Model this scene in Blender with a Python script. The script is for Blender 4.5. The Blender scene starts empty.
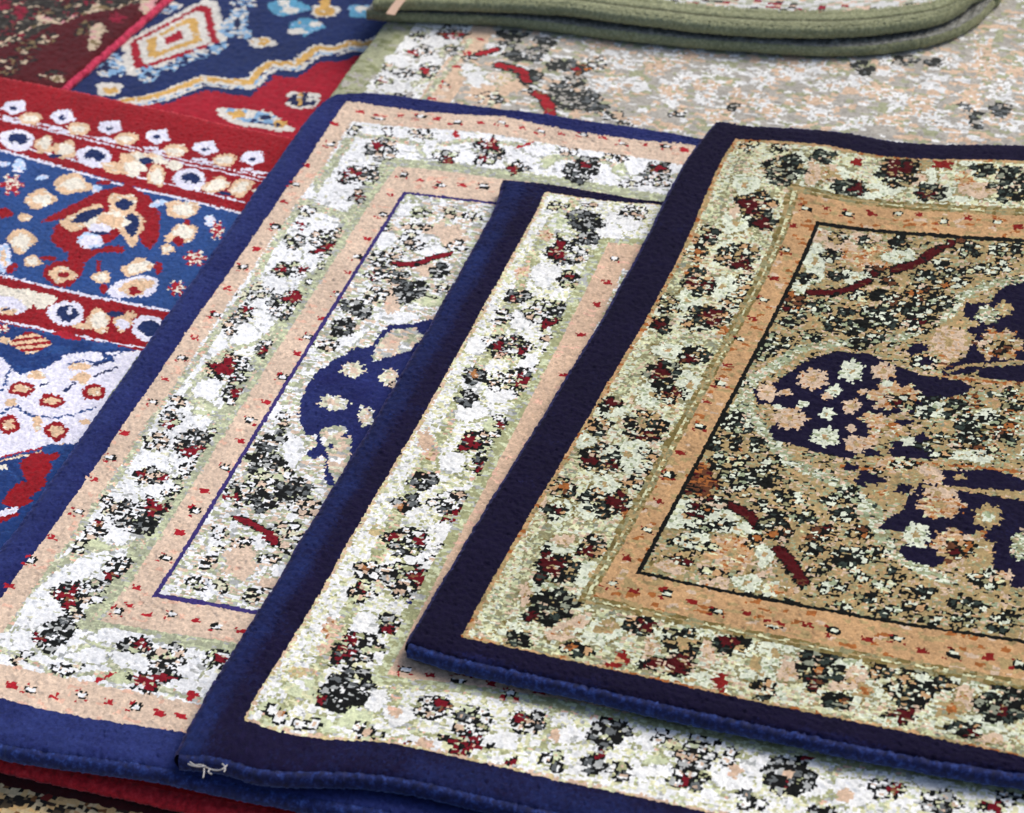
# Stacked oriental rugs at a market stall.  Every rug is woven knot by knot: one face per knot,
# coloured by its yarn, laid out from border bands and drawn motifs given in rug coordinates.
import bpy, math, random
import numpy as np
R = math.radians
scene = bpy.context.scene
COL = scene.collection

DATA = {
 'top': dict(z=0.129, th=-0.374353, t=[0.25502, 2.79758],
  src=[[0.0, 0.0], [0.0, 1.0], [0.0442, 0.0297], [0.0442, 0.9703], [0.1399, 0.1209], [0.1399, 0.8791], [0.1723, 0.1718], [0.1723, 0.8282], [0.3733, 0.0297], [0.4054, 0.1718], [0.5328, 0.8282], [0.5616, 0.9703], [0.5648, 1.0], [0.3423, 1.0], [0.366, 0.0], [0.1651, 0.0], [0.2116, 0.0297], [0.3358, 0.9703], [0.1774, 1.0], [0.1788, 0.9703], [1.5, 0.0], [1.5, 0.5], [1.5, 1.0]],
  c=[[0.811088, 0.096309], [0.077568, 0.487628], [-1.232904, -0.753114], [-0.047165, -0.687505], [-0.087986, 1.638445], [-0.333579, 0.208882], [0.36082, -1.064759], [0.246335, 0.132735], [-0.089076, -0.448274], [-0.068196, 0.057863], [0.190346, 0.508342], [-0.984036, -2.513927], [0.836111, 2.117759], [0.183995, 0.465698], [0.23669, 0.850108], [0.715298, 1.312165], [-0.653178, -1.730522], [-0.262138, -0.650356], [0.080934, 0.534694], [0.025461, -0.529899], [-0.015037, -0.037829], [0.012879, 0.024578], [-0.004229, -0.019021], [0.011051, 0.011929], [-0.025004, -0.022304], [-0.013465, 0.01165]],
  ops='''
L vine 13.2 66 40.7 70.4 115.9 63.6 186.1 52.8 256.8 54.7 335.9 64.5 413.5 67.2 492.6 59.8 553.7 56.7 593.2 55.7 668.8 63.2 721 69.7 788.8 69.3 838.8 70.7 886.3 70.8 933.1 88.8 958.9 139.5 965.6 176.1 960.2 215.3 965.1 273.3 971.2 329.1 973 382.5 971 436.2 973.2 487.5 965.6 556.7 961.3
L vine 8.7 70.1 501.6 78 439.6 97.4 413.8 127.8 425 138.3 471.7 142.5 529.2 133.9 570.1 144.9 623.3 147.3 713 144.2 766 132.7 819.6 134.7 866.8 158.8 897.3 191 878.9 248.6 881.4 305.9 884.2 342 880.2 396.8 879.2 432.4 876.8 503.7 874.5 542 887
L vine 8.1 61.2 816.6 78 777.7 114.5 766.5 133.1 786.3 147.8 862.7
L vine 10.4 124.9 45.2 146.8 60.9 162 87.2 195.9 54.7 233.1 26 292.6 39.8 316.9 47.8 311.2 94.3
L vine 9.2 131.3 106.8 115.6 138.5 92.2 161.3 121 218.8 140.5 232.2 134.5 273.1 149.4 328.8 154.9 387.5
L vine 8.4 180 905.2 168.5 931.8 191.5 946.8 180.4 958.6
L vine 7.3 284.5 891.3 313.2 910.8 307.7 942.3 293.8 979
E mintw 134.1 74.6 14.5 -3.9 6.2 23.7
E mintw 84.2 124.3 13.4 -1.8 4.2 18.9
E mintw 88 193.9 14.7 -3.6 3.6 16
E mintw 103.8 313.7 13.2 -3.8 5.6 20.4
E mintw 76.5 349.6 12.2 -3.6 5.4 18.5
E mintw 83.7 447.8 13.9 -4.1 3.9 12.8
E mintw 124.7 505.1 6.9 -13.8 13.4 19.8
E mintw 96 533 15.6 -4.6 6.6 21.3
E mintw 103.1 645 15.1 -4.6 7.6 23.5
E mintw 97.8 701.4 12.1 -3.7 5.4 16.2
E mintw 97.4 745.8 11 -3.4 4.3 12.6
E mintw 88.8 808.2 14.5 -4.4 4.3 11.9
E mintw 131.5 844.1 12.3 -3.8 6.1 17.1
E mintw 98.4 877.7 12.8 -3.8 3.3 9.9
E mintw 60.7 572.8 17.5 -5.3 4 12.2
E mintw 53.8 632.1 8.6 -2.7 4 11.9
E mintw 69.7 754.3 11.1 -3.4 5 14.1
E mintw 67.9 763.6 8.3 -2.6 6.6 18.6
E mintw 164.7 917.9 19 -6.5 4.6 16.7
E mintw 215.9 915.3 10.3 -3.6 3.8 13.8
E mintw 260.7 906.9 8.6 -3 6.1 21.8
E mintw 324.2 900 13.7 -4.2 5.7 21.4
E mintw 318.6 931 13.6 -4.5 2.8 10.9
E mintw 296.8 901.8 8.5 -2.9 3 10.7
E mintw 393.2 901.2 21.2 -5.8 3.2 13.3
E mintw 412.2 924.3 11.7 -3.5 3.1 13.6
E mintw 461.1 903.1 8.4 -2.4 4 18
E mintw 493.3 887.5 11.8 -3.1 3.3 14.6
E mintw 217.6 98.7 31.8 -7 2.6 13
E mintw 181.7 86.3 11.3 -4 4.1 18.5
E mintw 269.9 60 13.1 -1 3.5 14.9
E mintw 316.6 93.9 24.2 -1.7 2.9 12.8
E mintw 442.1 959 9.9 -3.4 1.8 8.5
E mintw 513.6 940.9 20.6 -7.2 2.1 10.8
E mintw 312.4 29.8 13.3 -0.5 2.3 9
E mintw 84.4 944.4 9.1 -3 3.1 10.1
E mintw 261.1 960.2 21.2 -8.2 2.2 8.6
E pinky 151.3 84.5 7.2 -2.3 5.8 24.6
E pinky 264.5 70.1 8.7 -0.9 2.6 11.3
E pinky 334.4 83.4 19.8 -1.4 2.9 12.7
E pinky 137.1 925.6 13.1 -20 6.1 8.8
E pinky 215.6 924.5 4.7 -5.3 6.5 12
E pinky 266.6 921.3 6 -2.2 4.9 17.9
E pinky 340.9 917.9 7.6 -2.3 4.2 16.2
E pinky 396.1 913.2 11.4 -17.3 5.6 8.3
E pinky 497.7 907 6.7 -2 3.5 16.2
E pinky 532 954.1 11.4 -4.3 1.2 7.1
E pinky 88.9 799.8 10 -3 2.7 7.5
E pinky 82.4 890.4 4.6 -1.4 4.7 14.1
E pinky 46.4 744.1 4.7 -1.5 6.8 18.9
E pinky 84.1 176 5.4 -1.1 2 8.9
E peachy 58.6 235.6 9.5 -2.5 3.3 12.8
E peachy 113.4 537.6 8.7 -2.6 4.9 16
E gold 257.6 42.1 13.1 -1 2.8 11.1
E peachy 315.8 66.2 11 -0.6 3.4 14.5
E goldy 168.7 78.7 9.2 -3.3 4.5 18.8
E goldy 62.8 293.6 8.3 -2.4 3.6 12.9
E goldy 89.8 564 6.8 -2 2.8 8.8
E gold 171.4 908.1 6.9 -2.3 2.7 9.6
E gold 412.5 925.7 8.4 -2.5 2.5 10.9
E orange 412.2 924.3 4.2 -1.2 1.2 5.4
E gold 488.7 927.3 12.4 -4.1 2.5 11.8
E orange 490.1 925.4 5 -1.6 1.4 6.4
E gold 310.8 919 4.3 -1.4 2.9 10.8
E red 191.7 48.1 6.3 -2.2 2.1 7.3
E red 284.5 38.3 11 -0.5 2.3 9.1
E red 194.4 950.5 6 -2.1 2.7 10.1
E red 188 962.2 7.8 -2.8 1.2 4.4
E red 288.1 952.8 5.1 -2 3.3 12.8
C f 99.1 42.3 14.1 -1.6 3.5 10.2
C K 118.4 86.4 25.2 -5.9 8.4 35.2
C K 151.1 49.5 13.4 -3.9 4.1 13
C R 239.4 57.8 24.7 -3 7.4 32.3
D d 236.6 46.5 16.2 -2 4.3 17
C K 195.7 99.4 17.7 -5.5 3.3 16.4
D d 202.3 99.3 8.3 -2.6 1.9 9.2
C K 285.9 90.8 18.6 -1.6 4.1 18.6
D d 281.7 96.9 8.7 -0.9 1.6 7.4
C K 331.3 47.1 15.5 -0.9 3 12.5
C K 367.6 71.9 25.4 -2.1 8.3 36
C f 68.8 44.8 12.6 -1 3.6 10.6
C R 104.7 157 21.2 -4.6 4.9 24.3
D d 98.7 160 11.7 -2.4 3.6 17.5
C K 115.8 185.1 12.3 -3.3 3.3 15.6
D d 116.2 186.8 8.2 -2.2 2.2 10.4
C R 63.9 220.7 9.6 -2.4 5 20
D d 65.9 224.1 4.2 -1.1 1.8 7.3
C R 61.2 258.5 11.5 -3.1 4.9 18.4
E orange 61.2 258.5 4.2 -1.1 1.9 7.3
C R 104.6 250.3 26.5 -7.6 6.5 25.5
D d 111.8 265.8 10.2 -2.9 2.9 11
C R 76.7 311.5 21.5 -6.2 7.8 27.7
D d 71.6 313 6.2 -1.8 2.6 9.2
D d 89.5 313.8 6.1 -1.8 2.6 9.2
C f 125.6 297.4 9.1 -2.6 4 14.8
C f 130.7 324 14.2 -4 3.6 13
C f 123.2 344.2 10.1 -2.9 3.1 11.2
C R 103.3 378 27.2 -7.8 8.6 29.6
D d 109.3 372.2 11.1 -3.2 4.3 14.8
E orange 127.8 395 6 -1.7 2.1 7.4
C R 58.2 363.1 11.2 -3.3 5.5 18.5
C R 59.7 404.9 11.1 -3.3 5.1 16.6
D d 60.2 402.7 6.1 -1.8 2.8 9.2
C R 113.8 447 14.9 -4.3 5.4 18.3
D d 110.6 457.9 7.9 -2.3 2.7 9.1
C K 92.6 490.9 20.7 -6.1 8.3 27
D d 88.1 490.3 6.9 -2 5 16.2
C R 111.5 524.6 13.7 -4 5.5 17.8
D d 115 525.5 7.8 -2.3 2.7 8.9
D d 58.6 559.9 9.7 -3 2.9 8.8
C K 49 566.7 7.8 -2.4 3.5 10.5
C R 58.8 606 11.6 -3.6 5.1 15.5
C R 102 589 25.9 -7.7 7.7 24.2
D d 111.4 608.9 10.5 -3.1 2.7 8.6
C R 79.2 657.9 21.8 -6.6 9.4 28.3
D d 70.9 664.1 7.6 -2.3 2.8 8.3
D d 93.5 666.4 7.5 -2.3 2.7 8.3
C f 121.6 641.3 8.5 -2.5 4.3 13.4
C f 128 661.4 11.2 -3.4 3.7 11.6
C f 123.9 693.5 9.3 -2.8 3.7 11.4
C R 61.2 718.1 10.3 -3.2 5.6 16.1
E orange 61.2 718.1 4.7 -1.5 2.2 6.5
C R 106.6 730.7 24.8 -7.6 8.5 25.3
D d 117.5 723.9 10.1 -3.1 4.7 14.4
E orange 133.9 743.3 5.5 -1.7 2.6 7.9
C R 64.3 759.5 11.1 -3.4 4.4 12.5
D d 67.3 753.3 3.7 -1.1 2.2 6.3
C R 120.1 800.4 13.4 -4.1 5.7 16.4
D d 116.4 809.8 8.1 -2.4 2.6 7.4
C R 98.3 842.9 22.5 -6.8 8.2 23
D d 89.9 842.2 11.8 -3.6 7.2 20.2
C K 111.8 899.9 22.3 -23.6 12.7 21.9
D d 98.4 918 5.5 -1.7 2.2 7.1
C K 96 953.2 11.7 -3.9 3.5 11.7
C R 151.6 950.1 13 -4.6 2.7 10.1
E orange 146.8 950.2 5.2 -1.9 1.2 4.3
C R 196.7 901 14.6 -5 3.9 13.7
D d 203.2 897.2 6.8 -2.4 2.4 8.2
C R 240.2 911.2 19.7 -7 6.9 24.8
E gold 240.2 911.2 5.1 -1.8 2.7 9.6
D d 239.7 943.4 21.4 -8 3.4 12.7
C R 284.2 900.2 15.4 -5.2 4.1 14.8
D d 280.5 897 9.4 -3.2 2.3 8.1
C R 327.6 951.7 9.3 -3.2 3.5 14.1
C R 338.8 868.3 0.9 -0.3 0.4 1.3
C K 366.4 903.1 22.9 -6.4 7.4 29.6
D d 366.5 929 7.6 -2.2 2.3 9.6
E orange 367.2 910 3.4 -1 1.3 5.4
C K 390.6 947 14.2 -4.3 2.6 11.3
E orange 398.9 944.4 4.2 -1.3 0.9 4.2
C R 417.5 897.3 10.2 -2.8 2.2 9.2
C K 445.6 882.9 11 -2.9 1.8 7.7
C R 448.6 915 19.3 -5.7 5 22.5
D d 451.1 947 11.6 -3.9 2 9.7
C R 475.9 897.5 10.9 -3.1 2 8.8
C K 532.3 903.3 27.4 -7.3 6.3 30.3
D d 532.6 917.1 5.8 -1.7 1.5 7.3
C R 506.5 949.3 14.8 -5.6 2.4 12.6
D d 513 951.2 5.7 -2.2 1 5.6
M star 148.8 182.8
M ring 150.6 229.3
M star 151.6 284.2
M ring 152.4 328
M star 150.6 364.6
M ring 150.1 408.8
M star 151.4 458.2
M ring 154.5 494.7
M star 150.4 530.8
M ring 155.8 577.1
M star 152.1 626.7
M ring 151.3 667.2
M star 155.2 712.4
M ring 160.1 762.7
M star 155.4 809.3
M ring 154.8 852.7
M star 177.4 854.6
M ring 207.2 849
M star 232.3 852.6
M ring 258 858.8
M star 284.4 851.6
M dash 312.1 856.1
M star 340.9 851.9
M ring 365.8 855
M star 397.5 856.6
M ring 423.3 850.2
M star 449 859.1
M ring 476.6 857.9
M star 506.1 853.6
M ring 535.7 857.8
M ring 155.9 151
M star 178.6 144
M ring 202.5 148.1
M star 227.9 140.2
M ring 256.4 136.7
M star 279.7 135.2
M ring 308.8 145.2
M star 334.8 135.3
M ring 368.8 141.8
M star 393.5 147
E peachy 248.7 222.1 28.3 -4.4 5.3 22.6
E pinky 202.3 202 21.5 -4.5 3.5 14.7
E mintw 275.5 215.9 16.4 -2.2 3 13.1
E mintw 236.4 263.7 12.8 -2.4 2.8 11.4
E mintw 186.8 242.9 10.4 -2.6 7.7 30
E mintw 182.5 289.9 9.2 -2.3 3.5 13.2
E pinky 180 192.1 12.6 -3.2 2.5 10.8
E peachy 220.4 221.5 10.7 -2.1 3.6 15
E pinky 229.4 186.9 15.3 -2.7 2 9.2
E gold 295.3 263.5 10.8 -1.6 3.9 16.9
E gold 347.3 323.2 14.7 -2.2 3.7 16.6
E gold 372.4 206.6 8.7 -0.9 5.9 29.3
E gold 241 346.3 12.4 -2.6 3.4 13.2
E gold 217.9 361.5 9.2 -2.1 3.5 13.1
E gold 305.4 343.6 7.3 -1.3 4 16.8
E gold 254.5 313.7 10.5 -2 2.9 11.3
E gold 333.5 348.4 12.5 -2.1 3.4 14.8
E gold 215.3 411.8 9 -2.2 3 11.1
E gold 373.8 257.1 15 -1.8 3 14.7
E mintw 189 728.1 18.2 -5.6 6.1 20.2
E mintw 222.7 717.8 12.8 -3.8 2.7 9.3
E mintw 242.2 733.8 18.1 -5.4 2.2 7.6
E pinky 198.9 808.1 13.3 -4.4 3.2 10.1
E peachy 246.4 771.7 23.3 -7.2 7.3 24.6
E mintw 272.4 810.4 11.4 -3.6 3.3 11.1
E pinky 245.1 822.3 12.3 -4 3 9.7
E mintw 207.5 762.8 12.6 -4 4.1 13.5
E pinky 281.3 781.5 8 -2.4 3.7 12.8
E orange 181 651.2 8.4 -2.4 3.9 13.2
E brown 183.1 668.5 15.8 -4.6 7.8 26
E mintw 276.8 765.6 7.2 -2.1 4.1 14.5
E mintw 299.8 812.6 10.5 -3.1 2.7 9.6
E gold 303.9 730.7 8.1 -2.2 4.4 16.3
E gold 373.2 786.6 7.9 -2 3.2 12.5
E gold 348.6 779.4 7.1 -1.8 3 11.2
E gold 284.7 706.6 7.3 -2 2.5 9.2
E gold 206.4 605.7 7.6 -2.1 2.9 10.2
E gold 203.9 642.8 8.4 -2.4 4.3 14.9
E gold 266.9 677.8 9.2 -2.5 2.6 9.5
E gold 334.9 693.2 9.1 -2.3 2.4 9.2
E gold 389.5 795.9 7.9 -1.9 2.4 9.6
E gold 448.2 789.8 12.3 -2.7 1.6 6.9
E goldy 306.8 810.5 10.5 -3.1 2.7 9.6
E gold 369.4 808.1 7.9 -2 2.8 10.9
L mint 14.1 418.5 239.5 383.8 255 358 281.2 352.3 316.7 331.8 343.3 311 366.5 262.9 383.9 232 398.8 213.6 411.2 200.5 442.5 186.7 470.1 182 499 195.3 538.4 223.9 572.8 255.5 612.6 278.2 621.2 328.6 643.8 359.1 670.5 368.7 701.4 389.7 731.8 425.1 751.7 450 761.4
L mint 11.7 183 502.7 181.6 542.1 213.1 564.3 251.8 598.9
P navy 188 497.4 206.8 480.7 226.8 428 251.3 406.3 285.1 403 324.3 422.5 352.2 432.4 391.1 436.4 390.2 451.6 370.1 474.4 367 497.4 343.2 502.5 329 513.1 322.4 537.1 327.1 572.8 315.9 593.6 282.5 591 255.7 583.1 234.5 581.2 224.8 561.2 232.6 528.6 212.9 518.2 201.1 521.3
P navy 419.9 246.8 397.8 258.6 390.2 286.9 365.1 294 367.2 318.4 385.8 325.6 390.8 364.5 384.6 396 364.9 413.2 372.8 430 399.8 417.5 412.8 398.6 446 383.9
P navy 469.2 240.4 418 248.5 442.2 386.1 494.6 384.4
P navy 321.3 392 330.3 374.7 343.7 376.2 344.1 387.8 329.6 399.7
P navy 402.4 409.5 448 394 495.8 391.5 501.5 423.2 453.9 424.8 409.9 425.4
P navy 351.6 466.8 366 456.3 390.4 432.8 405.3 443.5 393.3 466 370.4 475.8 365 497.9
P navy 347 553.6 358.7 550.9 374.6 531.3 392.5 565.1 390.9 576.2 369.8 581 355.8 573.4
P navy 405 594.2 450.1 580.6 475 585.4 492.8 595.2 489.3 607.6 437.8 616.7 411.8 615.7
P navy 366.8 701.9 371.2 687.6 385.3 664.2 384.5 644.1 389 629.3 370 616.3 371.4 605.4 393.6 596.8 409.8 624.5 439.2 623.2 492.2 622.6 536.9 622 559 744.1 509.1 757 479.1 720.7 455.3 716.6 431.2 745.3 407.1 740.3 394.1 730.7 402.2 699.9 381.6 698.3
P navy 326.1 633.9 329.7 608.2 354 616.6 360.2 625.6 347.4 639.1
P goldmix 370.1 474.4 407.1 452.1 456.6 439 507.3 433 527.3 545.9 479.4 556.6 437.6 558.7 399.9 552.7 386.7 530.1 372.5 503.7
E mintw 376.2 491 13.7 -2.8 2.7 12.2
E gold 393.7 523.7 11.6 -2.5 3 13.7
E mintw 428.7 498.4 13.6 -2.8 3.2 15.5
E gold 431.4 461.7 11.8 -2.3 3.2 15.7
E gold 461.4 535.9 11.5 -2.5 3.3 16.7
E mintw 417.3 563 19 -4.2 1.4 6.7
E mintw 438 567.2 11.4 -2.5 1 5
L orange 4.6 310.8 605.7 335.5 606.9 371.2 587.1 430 580.2 483.6 578.6 528.8 576.6
L gold 4.5 395.8 624.2 438.1 618 490.9 616.1 535.2 612.4
L orange 4.9 372.8 430 402.5 430.5 454.6 428.3 501.5 423.2
L gold 5 375 420.5 389 406.6 412.8 398.6 447 389
E pinkf 205.3 498.4 9.5 -2.5 4 14.4
E pinkf 242.4 462.3 14.8 -3.5 4.9 18.6
E mintf 276.9 438.6 11.9 -2.6 5.1 20
E pinkf 309.7 433.2 12 -2.4 3.9 15.9
E mintf 270.2 479.2 7.4 -1.7 2.7 10.5
E pinkf 293 502.4 8.8 -2 3.3 12.9
E mintf 272.9 522.4 7.2 -1.7 2.8 10.9
E pinkf 239.5 538.3 15.2 -3.8 5.2 19.2
E mintf 281.5 563.2 13.6 -3.3 4.1 15.7
E pinkf 314.2 567.1 11.4 -2.7 3.7 14.9
E peachy 332.7 476.1 26.5 -5.5 5.5 23.3
E goldy 336.1 533.9 19.5 -4.3 4.5 18.9
E peachy 318.1 519.4 10.9 -2.5 2.5 10.2
E gold 407.7 297.4 9.4 -1.3 2.6 13.3
E mint 392.8 310.9 11.7 -1.7 3.2 16
E goldy 416.1 361.9 23.7 -3.8 5.2 26.2
E pinkf 363.4 367.5 17.7 -2.9 6.1 28
E goldy 354.5 405.2 18.9 -3.4 3.3 14.6
E peachy 417.1 648.7 20.7 -4.8 4.9 21.8
E pinkf 409.3 631.4 13.9 -3.2 2.1 9.4
E gold 463.7 656 12.3 -2.9 3.8 18.2
E mintf 463.7 656 5.5 -1.3 1.7 8
E goldy 451.5 707.9 26.2 -6.1 6.1 28.2
E peachy 437.4 704.8 13.5 -3.1 3.4 15.3
E gold 468.2 723.2 13.4 -3.1 2.7 12.9
E mintf 405.5 700.5 12.2 -2.8 4.1 17.6
E mint 502 692.9 8.7 -2.1 4.3 21.9
E pinkf 400.4 605.8 9.1 -2.1 3.2 14.3
E gold 376.8 611.2 16.8 -3.9 3.3 14.3
E peachy 356.8 594.7 15.5 -3.6 3.2 13.3
E gold 360.3 642.9 20.8 -4.9 4.2 17.5
E mint 351.7 672.3 10.3 -2.5 3.7 14.8
E gold 476.8 746.2 19.9 -4.6 2.5 11.6
E pinkf 494.8 742 9.9 -2.4 1.9 9.5
L black 13.8 196.3 300.5 220.5 296.9 236.3 285.5 251.6 266.7
L dred 9.5 196.3 300.5 220.5 296.9 236.3 285.5 251.6 266.7
L black 15.9 275.6 241.1 297.3 222.6 315.8 193.6
L dred 11.6 275.6 241.1 297.3 222.6 315.8 193.6
L black 10.5 315.8 193.6 341.4 181.6
L dred 6.3 315.8 193.6 341.4 181.6
L black 14.4 204.3 695.8 222.7 700.7 242.8 708.4 258.1 724.1
L dred 10.8 204.3 695.8 222.7 700.7 242.8 708.4 258.1 724.1
L black 14.3 287.2 754.6 302 769.2 321.7 795.7
L dred 11 287.2 754.6 302 769.2 321.7 795.7
L brown 5.6 176.1 641.7 188.2 665.2 204.3 695.8
C k 233.2 193.8 8.7 -1.5 2.5 11.1
C k 267.5 190.2 12.1 -1.7 3.3 14.9
C k 199.2 226.1 10.6 -2.4 3.7 14.9
C k 216.5 259.8 11.6 -2.4 3.4 13.2
C k 187.3 274.7 8.2 -2 2.5 9.4
C r 200.2 192.9 7.5 -1.6 2.5 10.9
C r 254 244.6 8.6 -1.4 2.3 9.4
C k 308.1 246.2 12 -1.6 2.5 11.2
C k 325.1 221.1 8.8 -1 3.2 14.9
C k 349.6 193.9 16.5 -1.6 3.1 14.7
C r 330.3 182.6 13.2 -1.3 1.6 7.4
C k 344.1 247.4 18.4 -2.2 4.3 20.4
C f 362 226.5 8.7 -0.9 2.3 11
C f 393.4 223 8.6 -1 2.5 12.7
C k 382.5 190.7 12 -1.2 2.6 12.8
C k 402.1 188.7 6.5 -0.7 3.2 16.3
C f 250.1 300.7 10.5 -2 2.9 11.3
C k 274 290.3 14.9 -2.5 2.8 11.3
C f 282.9 304.5 9.5 -1.6 2.7 11.3
C k 214.5 328.3 14.4 -3.3 4.5 17
C k 244.4 325.7 8.3 -1.7 3.4 13.2
C k 235.3 353.5 14.4 -3.1 3.9 15
C k 191.5 363.9 10.1 -2.5 3.6 13.1
C k 189.2 402.4 15 -3.8 4.6 16.7
C r 310.4 280.6 18.2 -2.6 3.9 16.8
C k 284.5 333.7 18.8 -3.3 5.5 22.5
C k 331.6 316.1 10.5 -1.6 5 22.3
C r 321 340.9 17.7 -2.9 3.9 16.7
C f 325.2 349.8 8.3 -1.4 2.1 9.3
C k 270.3 389.4 10.2 -2.1 2.8 11.1
C k 285.9 374.5 12.3 -2.4 1.8 7.4
C r 182.9 323.9 13.3 -3.3 5.1 18.8
C k 196.1 340.7 8.2 -2 2.5 9.4
C r 272.5 261.1 9.7 -1.5 2.7 11.3
C k 268.1 350.6 12.4 -2.4 2.8 11.2
C k 303.1 310.9 10.6 -1.7 3.1 13.1
C k 256.1 362.9 12.3 -2.5 2.4 9.4
C k 180.8 426.5 11 -2.8 4.6 16.6
C r 289 297.6 8.5 -1.4 2.7 11.3
C k 220.3 382.8 10.1 -2.4 3 11.2
C k 268.2 324.9 12.5 -2.3 2.8 11.3
C r 329.9 258.7 9.7 -1.2 2.4 11.2
C k 379 228.3 9.7 -1.1 2.2 11
C k 329.4 281.8 12.8 -1.8 2.1 9.3
C k 184.4 557.7 11.5 -3.2 5.5 19.2
C k 176.4 601.2 12.3 -3.5 3.5 12
C k 195.4 595.8 9.5 -2.6 4.4 15.4
C k 192 629.9 8.5 -2.4 3.9 13.4
C f 209.8 621.2 10.4 -2.9 2.9 10.1
C k 214.7 659.3 14 -4 7 24.3
C k 240.3 646.8 14 -3.8 5.9 21.2
C k 253.9 695.1 7.3 -2.1 2.6 9.4
C r 197.6 716.8 12.8 -3.9 3.3 11
C f 201.2 768.1 10.8 -3.4 2.8 9
C k 227.3 733.3 10.9 -3.3 3.6 12.2
C r 205.8 792.8 8 -2.6 3.2 10.2
C f 238.2 802.9 8 -2.6 2.2 7.1
C r 261.4 749.3 7.2 -2.1 2.6 8.9
C k 206 741.5 10.9 -3.4 3.2 10.7
C f 218.7 767.5 9 -2.9 2.2 7.4
C r 211.2 698.9 8.3 -2.4 2.3 7.9
C k 273.4 672.5 13.8 -3.7 3.9 14.3
C k 277.4 705.2 13.7 -3.8 3 10.8
C k 295.7 700.2 11.9 -3.2 3.3 12.3
C r 317.3 719 11.8 -3.1 3.6 13.5
C r 284.6 731.2 11.8 -3.3 2.9 10.5
C k 318.2 747.5 10.8 -2.9 2.8 10.2
C k 330.1 770.6 7.1 -1.9 3.1 11.4
C k 353.3 746.1 18.8 -4.7 4.8 18.8
C k 350.1 795.5 12.3 -3.2 3.3 12.4
C k 329.9 654.4 13.9 -3.4 3.6 14.3
C k 331 685.9 11.9 -3 3.2 12.4
C f 395.2 781.3 10.6 -2.5 2.8 11.1
C k 384.4 801.5 12.3 -3 2.1 8.2
C k 426.3 783 17.6 -3.9 2.6 11.1
C k 469.3 789.5 11.4 -2.5 1.5 6.8
C f 483.7 749.3 12.4 -2.9 2.7 12.9
C k 403.7 815.6 12.2 -2.9 1.3 5.4
C k 445.8 818.7 12.1 -2.7 2.2 9.2
C k 474.4 812.5 12.1 -2.6 2.7 11.8
C k 507.9 799.6 11.3 -2.6 2.2 10.7
C k 508.9 817.5 8.6 -1.9 1.1 5.2
C k 220.1 592.7 9.5 -2.6 3.8 13.6
C k 201.3 569.9 7.7 -2.1 3 10.4
C k 239.5 614.8 7.5 -2 3.2 11.7
C k 256.1 646 8.4 -2.3 2.7 9.8
C f 368.5 768.3 8.9 -2.2 2.5 9.9
C k 399.6 760.8 7.1 -1.7 2.1 8.5
C k 319.1 830.6 10.5 -3 1.9 6.8
C k 277.5 834.5 10.5 -3.3 2.4 8.2
C f 295 829 8.7 -2.7 2.3 8.2
C k 362.7 818.6 8.7 -2.2 1.4 5.4
C f 428.3 802.8 8.7 -1.9 1.3 5.4
C r 353.6 709.6 9.1 -2.2 2.3 9
C k 375.3 739 8.1 -1.9 2.9 11.6
C k 420.8 810.2 7.8 -1.8 1.6 6.7
C k 484.7 789 7 -1.5 1.5 6.8
C r 212.5 675.9 6.5 -1.9 2.8 9.7
C k 313 665.4 6.5 -1.7 2.1 7.9
C k 264 720.7 8.2 -2.4 2.6 9.2
C r 229.6 679.7 7.4 -2.1 2.3 8
C k 367.3 496.6 10.7 -2.2 2.4 10.5
C k 394.6 541.4 9.6 -2.1 2.6 11.9
C k 416 510 13.6 -2.8 3.6 17.1
C r 445 504 9.7 -2 3.1 15.3
C k 459.8 527.5 7.7 -1.6 2.7 13.5
C r 419.2 548.5 22.9 -5 1.1 5.1
C k 367.4 474.4 15.8 -3.2 1.6 7.1
C k 434.6 452.1 11.8 -2.3 1.8 8.7
C k 393.9 478.3 9.8 -2 1.9 8.8
C f 173.2 489.5 1 -0.3 0.5 1.8
C f 343.9 407.8 8.1 -1.5 2.5 10.9
C k 307 382.1 1 -0.2 0.4 1.9
C f 369 591.4 9.4 -2.2 1.9 8.3
C f 347.4 605.3 0.9 -0.2 0.4 1.7
C f 398.3 567.2 7.6 -1.7 1.1 5
C f 439.3 549.4 8.6 -1.9 1.4 6.7
C k 398.7 490.9 15.9 -3.2 2.7 12.7
C k 433.3 498.5 19.7 -4 3.1 15.3
C k 424.1 533 17.5 -3.7 2.6 12.4
C k 451.4 465.6 11.9 -2.3 1.9 9.8
C k 348.6 490.1 10.4 -2.2 2 8.6
C k 379.7 553.5 8.5 -1.9 2.2 9.6
C r 417.3 367.7 14.9 -2.4 2 10.2
C f 349.2 410 10.7 -2 2.7 11.8
C r 334.1 481.8 13.6 -2.9 1.7 7.2
C r 452.2 711 14.6 -3.4 2.6 12.1
C f 366.7 585.2 10.8 -2.5 2.2 9.5
C k 477.4 749.1 14.4 -3.3 1.5 7
C k 316.4 314.4 19.7 -3 3.8 16.7
C k 338.8 295.4 12.9 -1.8 3.3 15.1
C k 287.8 343.1 21.1 -3.8 3.7 15.2
C k 256.2 357.3 16.7 -3.4 3.5 13.7
E navy 312.6 539.3 7.9 -1.8 2.5 10.1
E navy 351.3 519.4 9.4 -2.1 1.3 5.7
E navy 359.7 572.5 10.7 -2.4 1.7 7.4
E navy 332.6 578.8 7.8 -1.8 1.5 6.2
E navy 319.4 607.2 7 -1.7 1.4 5.5
E navy 377.6 631.9 7.6 -1.8 1.9 8.2
E navy 348.3 406.3 6.8 -1.3 1.5 6.6
E navy 449.9 682.4 8.1 -1.9 1.4 6.7
E navy 484.9 674.2 6.8 -1.6 1.8 9
E navy 384.1 342.7 5.4 -0.8 1.4 6.7
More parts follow.
